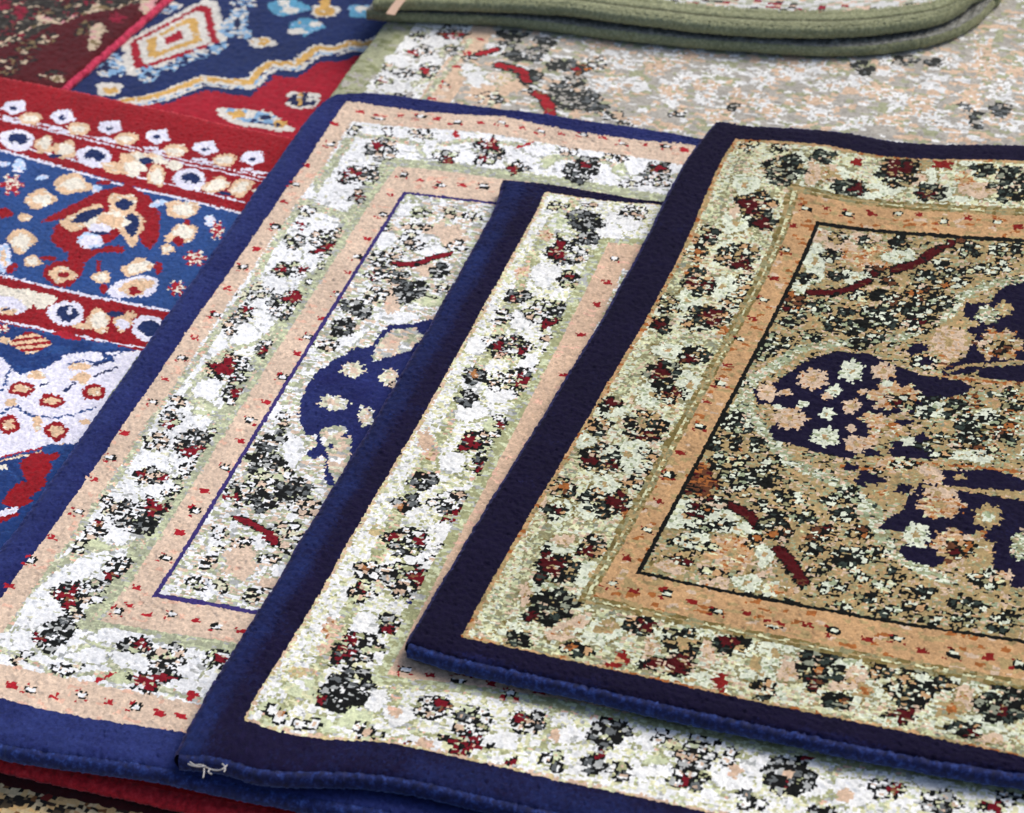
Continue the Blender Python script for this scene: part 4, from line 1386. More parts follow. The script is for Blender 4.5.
 'fold': {'lower': [[-0.1652, 3.2169], [-0.12, 3.2031], [-0.0671, 3.1928], [-0.0145, 3.1825], [0.0273, 3.1706], [0.0893, 3.1481], [0.1405, 3.1284], [0.1912, 3.1088], [0.2668, 3.0839], [0.3519, 3.0607], [0.4043, 3.0494], [0.4547, 3.0437], [0.5061, 3.0459], [0.5562, 3.0563], [0.5941, 3.0763], [0.6291, 3.108], [0.6581, 3.1549]], 'upper': [[-0.1553, 3.2007], [-0.1052, 3.1977], [-0.0526, 3.1887], [0.0284, 3.1736], [0.0906, 3.1579], [0.1417, 3.1379], [0.1923, 3.1182], [0.2674, 3.0902], [0.3523, 3.0669], [0.4175, 3.0567], [0.4684, 3.0562], [0.5072, 3.0599], [0.5439, 3.0665], [0.5808, 3.0814], [0.6127, 3.1109]]},
 'dims': {'au': 0.0442, 'av': 0.0297, 'du': 0.1399, 'dv': 0.1209, 'eu': 0.1723, 'ev': 0.1718, 'a1u': 0.0343, 'a1v': 0.0428, 'o1u': 0.0588, 'o1v': 0.085, 'p1u': 0.1357, 'p1v': 0.1626, 'q1u': 0.1769, 'q1v': 0.2188, 'L1': 1.1976},
 'thread': [[[-0.301, 1.7609, 0.103], [-0.2962, 1.7555, 0.103], [-0.2919, 1.7577, 0.103], [-0.2854, 1.7521, 0.103], [-0.2772, 1.7476, 0.103], [-0.2703, 1.7496, 0.103], [-0.2671, 1.7557, 0.103]], [[-0.2889, 1.7546, 0.1045], [-0.2867, 1.7481, 0.1045], [-0.2879, 1.738, 0.1045]], [[-0.302, 1.7553, 0.106], [-0.2946, 1.7496, 0.106], [-0.2859, 1.7515, 0.106]], [[-0.2716, 1.7513, 0.1075], [-0.267, 1.7471, 0.1075], [-0.2693, 1.741, 0.1075]], [[-0.2816, 1.7442, 0.109], [-0.2848, 1.7394, 0.109], [-0.2795, 1.7377, 0.109]]],
 'tag': [-0.1167, 3.1977],
}

DIM = DATA['dims']

# ------------------------------------------------------------------ yarn colours (linear rgb)
def srgb(r, g, b):
    return tuple(((c/255/12.92) if c/255 <= .04045 else ((c/255+.055)/1.055)**2.4) for c in (r, g, b))
def pal(**k):
    return {n: srgb(*c) for n, c in k.items()}
COMMON = pal(white=(235,236,235), cream=(216,214,186), lime=(198,204,166), sage=(166,170,142), grey=(172,174,170), dgrey=(96,100,100),
             peach=(213,189,166), black=(19,21,20), red=(170,30,42), dred=(124,16,32), navy=(26,20,62), purple=(58,48,108), blue=(24,28,82),
             orange=(206,120,52), brown=(128,84,56), gold=(200,180,132), olive=(138,138,92), mint=(176,188,150), pink=(222,180,156))
TOPP = dict(COMMON, **pal(white=(208,213,190), cream=(204,205,164), lime=(186,192,150), sage=(138,134,98), grey=(134,138,118), dgrey=(46,56,50),
             peach=(187,149,106), black=(10,12,9), red=(124,26,22), dred=(72,6,12), navy=(15,9,38), purple=(34,24,48), blue=(18,16,54),
             orange=(156,94,46), brown=(94,56,34), gold=(164,142,98), olive=(116,102,58), mint=(150,160,126), pink=(198,174,148)))
MIDP = dict(COMMON, **pal(white=(233,233,228), cream=(216,214,172), sage=(160,162,120), peach=(206,177,150), black=(17,18,17), dred=(112,14,28), red=(150,28,36), navy=(17,11,44), blue=(24,34,92), orange=(166,112,66)))
GREENP = dict(COMMON, **pal(peach=(208,180,152), pink=(212,196,178), white=(222,222,218), sage=(158,160,128), olive=(132,136,96), grey=(170,165,154), black=(44,46,42), dred=(156,24,34)))
REDP = pal(crimson=(144,9,24), red2=(168,26,44), blue=(38,72,130), mid=(24,54,112), white=(226,224,238), navy=(20,40,88), cream=(234,226,208), beige=(222,188,152), light=(182,206,236), black=(40,20,24))
BLUEP = pal(blue=(22,40,88), red=(156,17,38), white=(210,206,196), gold=(202,160,88), light=(128,166,198), teal=(84,146,176), navy=(24,34,72), crim=(160,20,44), black=(20,20,30), cream=(216,206,170))
MARP = pal(maroon=(76,4,16), dark=(46,42,36), cream=(200,180,152), pink=(206,150,150), crim=(130,16,44), olive=(122,104,72), brown=(100,66,50), black=(30,24,22), grey=(90,84,74))
BROWNP = pal(maroon=(58,8,9), gold=(206,170,114), dark=(52,40,30), cream=(206,182,136), brown=(120,80,44), black=(30,26,20), red=(120,30,24), white=(200,180,140), peach=(180,140,96), grey=(120,100,70), dgrey=(70,60,44), dred=(110,30,24), orange=(180,110,50))
# mixtures: (yarn, weight) picked knot by knot in short streaks
MIX = dict(
    floral=[('white',88),('cream',4),('grey',6),('sage',2)],
    vine=[('sage',38),('grey',14),('cream',18),('lime',20),('pink',10)],
    lime=[('lime',74),('cream',14),('white',12)],
    white=[('white',98),('grey',2)],
    peach=[('peach',94),('pink',6)],
    peachy=[('peach',50),('pink',28),('orange',6),('cream',16)],
    pinky=[('pink',90),('white',10)],
    creamp=[('cream',55),('peach',25),('white',20)],
    creamy=[('sage',24),('peach',28),('cream',24),('white',12),('grey',12)],
    mintw=[('white',90),('cream',6),('mint',4)],
    mint=[('mint',34),('white',28),('sage',20),('dgrey',8),('pink',10)],
    gold=[('gold',88),('peach',7),('sage',5)],
    goldy=[('gold',38),('orange',12),('pink',28),('peach',16),('brown',6)],
    goldmix=[('gold',26),('mint',20),('white',16),('black',15),('brown',9),('orange',9),('pink',5)],
    orange=[('orange',70),('brown',12),('peach',18)],
    brown=[('brown',44),('orange',20),('dred',16),('black',20)],
    dred=[('dred',88),('brown',6),('black',6)],
    red=[('red',92),('peach',8)],
    navy=[('navy',100)], blue=[('blue',100)], black=[('black',100)],
    gfield=[('grey',46),('sage',18),('peach',18),('white',18)],
    gwhite=[('white',84),('grey',16)], gpeach=[('peach',66),('sage',14),('white',20)],
    field=[('white',38),('sage',20),('peach',20),('lime',11),('grey',11)],
    tfield=[('gold',52),('pink',14),('sage',10),('mint',9),('black',12),('peach',3)],
    tband=[('peach',74),('orange',6),('pink',4),('gold',16)],
    tedge=[('orange',12),('gold',44),('peach',44)],
    mfloral=[('white',62),('cream',22),('lime',8),('sage',4),('grey',4)],
    medge=[('peach',48),('gold',26),('cream',26)],
    tfloral=[('white',30),('cream',32),('sage',12),('mint',6),('pink',14),('gold',6)],
    sageline=[('sage',60),('lime',28),('grey',12)],
    toliveline=[('olive',48),('sage',30),('gold',22)],
    rblue=[('blue',100)], rwhite=[('white',100)], rcrimson=[('crimson',100)], rred2=[('red2',100)], rnavy=[('navy',100)], rmid=[('mid',92),('blue',8)],
    rbeige=[('beige',94),('cream',6)], rcream=[('cream',100)], rlight=[('light',55),('white',45)],
    bred=[('red',100)], bwhite=[('white',100)], bgold=[('gold',95),('white',5)], blight=[('light',52),('white',30),('blue',18)], bnavy=[('navy',100)], bteal=[('teal',80),('light',20)], bcrim=[('crim',100)],
    mdark=[('dark',62),('black',18),('crim',8),('cream',5),('grey',7)], mcream=[('cream',72),('pink',12),('olive',16)], mpink=[('pink',100)], mcrim=[('crim',70),('maroon',30)],
    ngold=[('gold',58),('brown',14),('cream',20),('dark',8)],
)

LEAFY = dict(mintw='outl', pinky='outl', white='outs', lime='outs')
MIX['outl'] = [('sage', 50), ('olive', 34), ('dgrey', 16)]
MIX['outs'] = [('sage', 70), ('grey', 30)]
MIX['pinkf'] = [('pink', 84), ('peach', 16)]
MIX['mintf'] = [('white', 86), ('mint', 14)]
PETAL = dict(pinkf=('goldy', 'gold'), mintf=('mint', 'gold'), pinky=('goldy', 'gold'), mintw=('mint', 'gold'), peachy=('orange', 'gold'), goldy=('mint', 'olivemix'), gold=('sageline', 'peachy'), creamp=('creamy', 'peach'), gwhite=('gfield', 'gpeach'))
MIX['olivemix'] = [('olive', 60), ('gold', 40)]
MIX['palelne'] = [('cream', 40), ('gold', 35), ('sage', 25)]
MIX['whitepile'] = [('white', 100)]

# ------------------------------------------------------------------ the loom
class Loom:
    """A chart of knots, nu across by nv along, holding an index into the rug's yarns."""
    def __init__(s, u0, u1, v0, v1, pitch, palette, seed, stretch=1.0):
        s.pu, s.pv = pitch*stretch, pitch
        s.u0, s.v0 = u0, v0
        s.nu = int(round((u1-u0)/s.pu)); s.nv = int(round((v1-v0)/s.pv))
        s.names = list(palette); s.idx = {n: i for i, n in enumerate(s.names)}
        s.rgb = np.array([palette[n] for n in s.names])
        s.a = np.zeros((s.nv, s.nu), np.int16)
        s.rng = np.random.default_rng(seed)
        s.U = (u0+(np.arange(s.nu)+.5)*s.pu)*1000
        s.V = (v0+(np.arange(s.nv)+.5)*s.pv)*1000
        s.UU, s.VV = np.meshgrid(s.U, s.V)
        s.mixn = [s.streaks(2.3, 1.2), s.streaks(3.4, 1.9), s.streaks(1.5, 1.05)]
        w1, w2 = s.smooth(3.0), s.smooth(3.0)
        s.WU = s.UU+w1*.75+s.rng.normal(0, .75, w1.shape)
        s.WV = s.VV+w2*.6+s.rng.normal(0, .5, w1.shape)
    def smooth(s, cell):
        n, m = int(s.nv/cell)+3, int(s.nu/cell)+3
        g = s.rng.normal(0, 1, (n, m))
        y = np.arange(s.nv)/cell; x = np.arange(s.nu)/cell
        yi, xi = y.astype(int), x.astype(int); fy, fx = (y-yi)[:, None], (x-xi)[None]
        a = g[yi][:, xi]; b = g[yi][:, xi+1]; c = g[yi+1][:, xi]; d = g[yi+1][:, xi+1]
        return (a*(1-fx)+b*fx)*(1-fy)+(c*(1-fx)+d*fx)*fy
    def streaks(s, cu, cv):
        n, m = int(s.nv/cv)+3, int(s.nu/cu)+3
        g = s.rng.random((n, m))
        y = (np.arange(s.nv)/cv)[:, None]+s.smooth(5)*.5; x = (np.arange(s.nu)/cu)[None]+s.smooth(4)*.5
        yi = np.clip(y, 0, n-1).astype(int); xi = np.clip(x, 0, m-1).astype(int)
        return g[yi, xi]
    def pick(s, mix, sl=None, which=None):
        items = MIX[mix]; w = np.cumsum([q[1] for q in items])/sum(q[1] for q in items)
        if which is None: which = 2 if mix in ('vine','tfloral','mfloral','goldmix','mint','tfield','mdark','gpeach','gwhite') else sum(map(ord, mix)) % 2
        f = s.mixn[which] if sl is None else s.mixn[which][sl]
        k = np.searchsorted(w, f.ravel()*.9999).reshape(f.shape)
        t = np.array([s.idx.get(q[0], 0) for q in items])
        return t[np.clip(k, 0, len(items)-1)]
    def paint(s, mask, mix, sl=(slice(None), slice(None))):
        v = s.pick(mix, sl); b = s.a[sl]; b[mask] = v[mask]
    def box(s, cu, cv, r):
        i0 = max(0, int((cu-r-s.U[0])/(s.pu*1000))-3); i1 = min(s.nu, int((cu+r-s.U[0])/(s.pu*1000))+5)
        j0 = max(0, int((cv-r-s.V[0])/(s.pv*1000))-3); j1 = min(s.nv, int((cv+r-s.V[0])/(s.pv*1000))+5)
        if i1 <= i0 or j1 <= j0: return None
        return (slice(j0, j1), slice(i0, i1))
    def poly(s, mix, pts):
        p = np.array(pts).reshape(-1, 2)
        c = (p.min(0)+p.max(0))/2; sl = s.box(c[0], c[1], max(p.max(0)-p.min(0))/2+8)
        if sl is None: return
        x, y = s.WU[sl], s.WV[sl]; ins = np.zeros(x.shape, bool)
        for k in range(len(p)):
            (x1, y1), (x2, y2) = p[k], p[(k+1) % len(p)]
            if y1 == y2: continue
            ins ^= ((y1 > y) != (y2 > y)) & (x < (x2-x1)*(y-y1)/(y2-y1)+x1)
        s.paint(ins, mix, sl)
    def line(s, mix, w, pts):
        p = np.array(pts).reshape(-1, 2)
        for a, b in zip(p[:-1], p[1:]):
            c = (a+b)/2; sl = s.box(c[0], c[1], max(abs(b-a))/2+w+4)
            if sl is None: continue
            x, y = s.WU[sl], s.WV[sl]; d = b-a; t = np.clip(((x-a[0])*d[0]+(y-a[1])*d[1])/(d@d+1e-9), 0, 1)
            dd = np.hypot(x-a[0]-t*d[0], y-a[1]-t*d[1])
            s.paint(dd < max(w/2, s.pv*1000*.62), mix, sl)
    def loc(s, q, warp=True):
        cu, cv, au, av, bu, bv = q
        r = math.hypot(au, av)+math.hypot(bu, bv); sl = s.box(cu, cv, r+6)
        if sl is None: return None
        x = (s.WU if warp else s.UU)[sl]-cu; y = (s.WV if warp else s.VV)[sl]-cv; det = au*bv-av*bu
        return sl, (x*bv-y*bu)/det, (-x*av+y*au)/det, x, y
    def ell(s, mix, q):
        g = s.loc(q)
        if g is None: return
        sl, a, b, x, y = g
        size = math.sqrt(abs(q[2]*q[5]-q[3]*q[4])); th = np.arctan2(b, a)
        lob = max(4, min(11, int(size*.75))); ph = s.rng.random()*6.28; amp = .13 if size > 5 else .06; nz = .16
        if mix[0] in 'rb' and mix not in ('blue', 'black', 'red', 'brown'): lob = 4 if mix != 'rwhite' else 3; amp = .10 if mix in ('rbeige', 'rcream', 'bwhite', 'blight', 'bteal') else .04; nz = .05
        rad = 1+amp*np.sin(th*lob+ph)+amp*.8*np.sin(th*(lob//2+1)+ph*2)+(s.mixn[2][sl]-.5)*nz
        rr = np.hypot(a, b)
        if mix in LEAFY and size > 5.5:
            # a leaf-shaped ground with a stitched outline, as between the scrolls
            rad = 1.12+.17*np.sin(th*3+ph)+.06*np.sin(th*5+ph*2)+(s.mixn[2][sl]-.5)*.10
            s.paint((rr < rad+3.0/size) & (s.mixn[0][sl] < .72), LEAFY[mix], sl)
        s.paint(rr < rad, mix, sl)
        # petals: darker stitches between the lobes and an eye, as the weavers draw small blossoms
        if mix in PETAL and size > 8:
            inner, eye = PETAL[mix]
            s.paint((rr < rad*.86) & (rr > .34) & (np.sin(th*lob+ph) < -.55) & (s.mixn[2][sl] < .7), inner, sl)
            s.paint(rr < .27, eye, sl)
    def cells(s, q, n, grow=1.0):
        """points scattered in the ellipse, their distance fields and a label per knot"""
        g = s.loc(q)
        if g is None: return None
        sl, a, b, x, y = g
        x = x+s.rng.normal(0, .55, x.shape); y = y+s.rng.normal(0, .45, y.shape)
        cu, cv, au, av, bu, bv = q
        pts = []
        for _ in range(900):
            t = s.rng.random()*2*math.pi; r = math.sqrt(s.rng.random())*.80
            c = (r*math.cos(t), r*math.sin(t)); P = (c[0]*au+c[1]*bu, c[0]*av+c[1]*bv)
            if all(math.hypot(P[0]-o[0], P[1]-o[1]) > 9.6*grow for o in pts): pts.append(P)
            if len(pts) >= n: break
        pts = np.array(pts); dd = np.stack([np.hypot((x-c[0])/1.08, (y-c[1])) for c in pts])
        o = np.sort(dd, 0); lab = dd.argmin(0)
        f2 = o[1] if len(pts) > 1 else o[0]+99
        return sl, a, b, o[0], f2, lab, len(pts)
    def cluster(s, kind, q, fine=1.0):
        area = abs(q[2]*q[5]-q[3]*q[4])*math.pi
        P = s.pv*1000
        if kind == 'S' or kind == 'H':
            g = s.loc(q, False); sl, a, b, x, y = g; r = a*a+b*b
            if kind == 'H':
                m = (r < 1) & (np.abs(a)+np.abs(b) < 1.15); s.paint(m, 'rbeige', sl)
                s.paint(m & (((x*.6+y) % 13) < 6.5), 'rcrimson', sl); return
            th = np.arctan2(b, a); m = r < .35+.55*(np.cos(th*6) > 0)
            s.paint(m, 'rred2' if 'crimson' in s.idx else 'red', sl); s.paint(m & (s.mixn[2][sl] > .55), 'rcream', sl); return
        n = max(2 if kind == 'f' else 3, int(area/(108*fine)))
        if kind == 'k': fine = fine*.72; n = int(n*1.5)
        c = s.cells(q, n, fine**.5)
        if c is None: return
        sl, a, b, d1, d2, lab, k = c
        rad = 7.0*fine**.5
        inside = d1 < rad
        jag = s.mixn[2][sl]
        if kind == 'K': cols = ['dgrey','black','dgrey','grey','dgrey','black']; gap = .72
        elif kind == 'k': cols = ['dgrey','gold','black','mint','dgrey','white','sage']; gap = .74
        elif kind == 'R': cols = ['white','grey','white','peach','dgrey','sage','lime']; gap = .70
        elif kind == 'r': cols = ['brown','dred','gold','brown','pink','orange']; gap = .70
        elif kind == 'G': cols = ['olive','brown','cream','olive','maroon','dark']; gap = .45
        else: cols = ['white','white','cream','peach']; gap = .66
        if s is globals().get('top_loom') and kind == 'R': cols = ['white','dgrey','peach','black','sage','dgrey','black','gold']
        cols = [t for t in cols if t in s.idx] or ['black']
        pick = np.array([s.idx[cols[s.rng.integers(len(cols))]] for _ in range(k)])
        blk = s.idx.get('black', 0)
        v = pick[lab].astype(np.int16)
        if 'peach' in s.idx and kind in 'Rf': v[(d1 < 1.9) & (jag > .3)] = s.idx['peach']
        edge = (d2-d1 < 2.5*fine**.5) | (d1 > rad-2.5*fine**.5)
        blackm = edge & (jag < gap+.14)
        speck = s.mixn[0][sl]
        blackm |= (speck > (.80 if kind in 'Kk' else .90)) & (d1 > 1.5)
        v[(speck < .16) & ~blackm] = s.idx.get('white', 0) if kind != 'K' else s.idx['grey']
        v[blackm] = blk
        B = s.a[sl]; keep = inside & ~(edge & ~blackm & (jag > gap+.14))
        B[keep] = v[keep]
    def spot(s, q):
        g = s.loc(q)
        if g is None: return
        sl, a, b, x, y = g; jag = s.mixn[2][sl]; th = np.arctan2(b, a); ph = s.rng.random()*6.28
        r = (a*a+b*b)/(1+.3*np.sin(th*3+ph)+.22*np.sin(th*5+ph*3)+(jag-.5)*.5)**2
        B = s.a[sl]; B[(r < 1.6) & ((r >= .7) | (s.mixn[0][sl] > .8)) & (jag < .66)] = s.idx['black']
        s.paint((r < .8) & (jag < .82), 'dred' if 'dred' in s.idx else 'red', sl)
    def mark(s, kind, u, v):
        P = s.pv*1000
        K = 2.45
        sl = s.box(u, v, 14)
        if sl is None: return
        X, Y, B = s.UU[sl], s.VV[sl], s.a[sl]
        def put(du, dv, yarn):
            B[(np.abs(X-u-du*K) < 1.5) & (np.abs(Y-v-dv*K) < 1.4)] = s.idx[yarn]
        rg = s.rng
        rd = 'red'
        if kind == 'star':
            for du, dv in [(0,0),(1,0),(-1,0),(0,1),(0,-1),(2,1),(-2,-1),(1,1),(1,-1),(-1,1)]:
                if rg.random() < .92: put(du, dv, rd)
        elif kind == 'dash':
            for du in range(-4, 5):
                if rg.random() < .8: put(du, 0, rd)
                if rg.random() < .35: put(du, 1, rd)
            for du in (-2,-1,0,1,2): put(du, 3, 'white')
            for du in (-3,3): put(du, 3, 'black')
            for du in (-2,-1,0,1,2): put(du, 4, 'black' if rg.random() < .8 else 'white')
        else:
            for du in (-1,0,1):
                for dv in (-1,0): put(du, dv, 'white')
            for du, dv in [(-2,-1),(-2,0),(-1,1),(0,1),(1,1),(2,0),(2,-1),(1,-2),(-1,-2),(2,1)]:
                if rg.random() < .78: put(du, dv, 'black')
            for du, dv in [(-3,2),(-2,2),(-1,3),(3,2),(-3,-2),(-2,-3)]:
                if rg.random() < .62: put(du, dv, rd)
    def run(s, text, fine=1.0, rings=None):
        lines = [l for l in text.strip().split('\n') if l.split()]
        lines = [l for l in lines if l[0] != 'M']+['#']+[l for l in lines if l[0] == 'M']
        for ln in lines:
            t = ln.split()
            if ln == '#':
                if rings: rings()
                continue
            q = None
            if t[0] == 'P': s.poly(t[1], [float(x) for x in t[2:]])
            elif t[0] == 'L': s.line(t[1], float(t[2]), [float(x) for x in t[3:]])
            else:
                q = [float(x) for x in t[2:]]
                if t[0] == 'E': s.ell(t[1], q)
                elif t[0] == 'C': s.cluster(t[1], q, fine)
                elif t[0] == 'D': s.spot(q)
                elif t[0] == 'M': s.mark(t[1], q[0], q[1])

# ------------------------------------------------------------------ materials
def nd(nt, kind, **kw):
    n = nt.nodes.new(kind)
    for k, v in kw.items(): setattr(n, k, v)
    return n
def pile_material(name, sheen=.25, fuzz=.22, tint=(1,1,1), bump=.35, scale=1.0, srough=.5):
    """wool pile: the knot's own yarn colour, with fibre-to-fibre variation and a soft nap"""
    m = bpy.data.materials.new(name); m.use_nodes = True; nt = m.node_tree; L = nt.links
    b = nt.nodes['Principled BSDF']
    at = nd(nt, 'ShaderNodeAttribute', attribute_name='yarn')
    tc = nd(nt, 'ShaderNodeTexCoord')
    fib = nd(nt, 'ShaderNodeTexNoise'); fib.inputs['Scale'].default_value = 520*scale; fib.inputs['Detail'].default_value = 3
    nap = nd(nt, 'ShaderNodeTexNoise'); nap.inputs['Scale'].default_value = 22*scale; nap.inputs['Detail'].default_value = 4
    L.new(tc.outputs['Object'], fib.inputs['Vector']); L.new(tc.outputs['Object'], nap.inputs['Vector'])
    mr = nd(nt, 'ShaderNodeMapRange'); L.new(fib.outputs['Fac'], mr.inputs['Value'])
    mr.inputs['From Min'].default_value = .25; mr.inputs['From Max'].default_value = .75
    mr.inputs['To Min'].default_value = 1-fuzz; mr.inputs['To Max'].default_value = 1+fuzz*.8
    mr2 = nd(nt, 'ShaderNodeMapRange'); L.new(nap.outputs['Fac'], mr2.inputs['Value'])
    mr2.inputs['From Min'].default_value = .3; mr2.inputs['From Max'].default_value = .7
    mr2.inputs['To Min'].default_value = .90; mr2.inputs['To Max'].default_value = 1.08
    mul = nd(nt, 'ShaderNodeMath', operation='MULTIPLY'); L.new(mr.outputs[0], mul.inputs[0]); L.new(mr2.outputs[0], mul.inputs[1])
    vm = nd(nt, 'ShaderNodeVectorMath', operation='SCALE'); L.new(at.outputs['Color'], vm.inputs[0]); L.new(mul.outputs[0], vm.inputs['Scale'])
    L.new(vm.outputs[0], b.inputs['Base Color'])
    b.inputs['Roughness'].default_value = .92; b.inputs['Specular IOR Level'].default_value = .12
    b.inputs['Sheen Weight'].default_value = sheen; b.inputs['Sheen Roughness'].default_value = srough
    b.inputs['Sheen Tint'].default_value = (*tint, 1)
    bp = nd(nt, 'ShaderNodeBump'); bp.inputs['Strength'].default_value = bump; bp.inputs['Distance'].default_value = .0012
    L.new(fib.outputs['Fac'], bp.inputs['Height']); L.new(bp.outputs[0], b.inputs['Normal'])
    return m
def yarn_material(name, base, dark, light, sheen=.6, tint=(.5,.6,1), sc=180, stretch=(1,1,1)):
    """overlocked edge yarn: fine wraps with darker gaps and loose light fibres"""
    m = bpy.data.materials.new(name); m.use_nodes = True; nt = m.node_tree; L = nt.links
    b = nt.nodes['Principled BSDF']
    tc = nd(nt, 'ShaderNodeTexCoord')
    mp = nd(nt, 'ShaderNodeMapping'); mp.inputs['Scale'].default_value = stretch; L.new(tc.outputs['Object'], mp.inputs['Vector'])
    n = nd(nt, 'ShaderNodeTexNoise'); n.inputs['Scale'].default_value = sc; n.inputs['Detail'].default_value = 5; n.inputs['Roughness'].default_value = .65
    L.new(mp.outputs[0], n.inputs['Vector'])
    cr = nd(nt, 'ShaderNodeValToRGB'); e = cr.color_ramp.elements
    e[0].position = .34; e[0].color = (*dark, 1); e[1].position = .70; e[1].color = (*light, 1)
    x = cr.color_ramp.elements.new(.52); x.color = (*base, 1)
    L.new(n.outputs['Fac'], cr.inputs['Fac']); L.new(cr.outputs[0], b.inputs['Base Color'])
    b.inputs['Roughness'].default_value = .7; b.inputs['Specular IOR Level'].default_value = .2
    b.inputs['Sheen Weight'].default_value = sheen; b.inputs['Sheen Tint'].default_value = (*tint, 1)
    bp = nd(nt, 'ShaderNodeBump'); bp.inputs['Strength'].default_value = .35; bp.inputs['Distance'].default_value = .0015
    L.new(n.outputs['Fac'], bp.inputs['Height']); L.new(bp.outputs[0], b.inputs['Normal'])
    return m

# ------------------------------------------------------------------ geometry
def mesh_obj(name, verts, faces, mat, parent=None, cols=None, smooth=True):
    me = bpy.data.meshes.new(name)
    verts = np.asarray(verts, np.float32).reshape(-1, 3)
    faces = np.asarray(faces, np.int32).reshape(-1, 4)
    me.vertices.add(len(verts)); me.vertices.foreach_set('co', verts.ravel())
    me.loops.add(faces.size); me.loops.foreach_set('vertex_index', faces.ravel())
    me.polygons.add(len(faces)); me.polygons.foreach_set('loop_start', np.arange(0, faces.size, 4, dtype=np.int32))
    me.polygons.foreach_set('loop_total', np.full(len(faces), 4, np.int32))
    me.update(calc_edges=True); me.validate()
    if cols is not None:
        at = me.attributes.new('yarn', 'FLOAT_COLOR', 'FACE')
        at.data.foreach_set('color', np.c_[cols, np.ones(len(cols))].astype(np.float32).ravel())
    me.polygons.foreach_set('use_smooth', np.full(len(faces), smooth, bool))
    me.materials.append(mat)
    o = bpy.data.objects.new(name, me); COL.objects.link(o)
    if parent: o.parent = parent
    return o
def empty(name, label, cat, loc, group=None):
    o = bpy.data.objects.new(name, None); COL.objects.link(o); o.location = loc; o.empty_display_size = .05
    o['label'] = label; o['category'] = cat
    if group: o['group'] = group
    return o
class Lay:
    """rug coordinates (u across, v along) to the place where the cloth lies"""
    def __init__(s, d):
        th = d['th']; s.R = np.array([[math.cos(th), math.sin(th)], [math.sin(th), -math.cos(th)]]); s.t = np.array(d['t'])
        s.src = np.array(d['src']); s.c = np.array(d['c']); s.z = d['z']
    def __call__(s, q):
        q = np.atleast_2d(q); o = s.t+q@s.R.T
        if len(s.src):
            for k in range(len(s.src)):
                dd = ((q-s.src[k])**2).sum(1); o += (.5*dd*np.log(dd+1e-9))[:, None]*s.c[k][None]
            o += np.c_[np.ones(len(q)), q]@s.c[-3:]
        return o
def wave(x, seed, amp, k=1.0):
    r = random.Random(seed); o = np.zeros_like(x)
    for i in range(6):
        f = k*(1.2+i*1.7+r.random()); o += np.sin(x*f*2*math.pi+r.random()*6.28)/(1+i*.8)
    return o*amp*.4
def quads(n, m, off=0):
    i = np.arange(n-1)[:, None]*m+np.arange(m-1)[None]; i = i.ravel()+off
    return np.stack([i, i+m, i+m+1, i+1], 1)
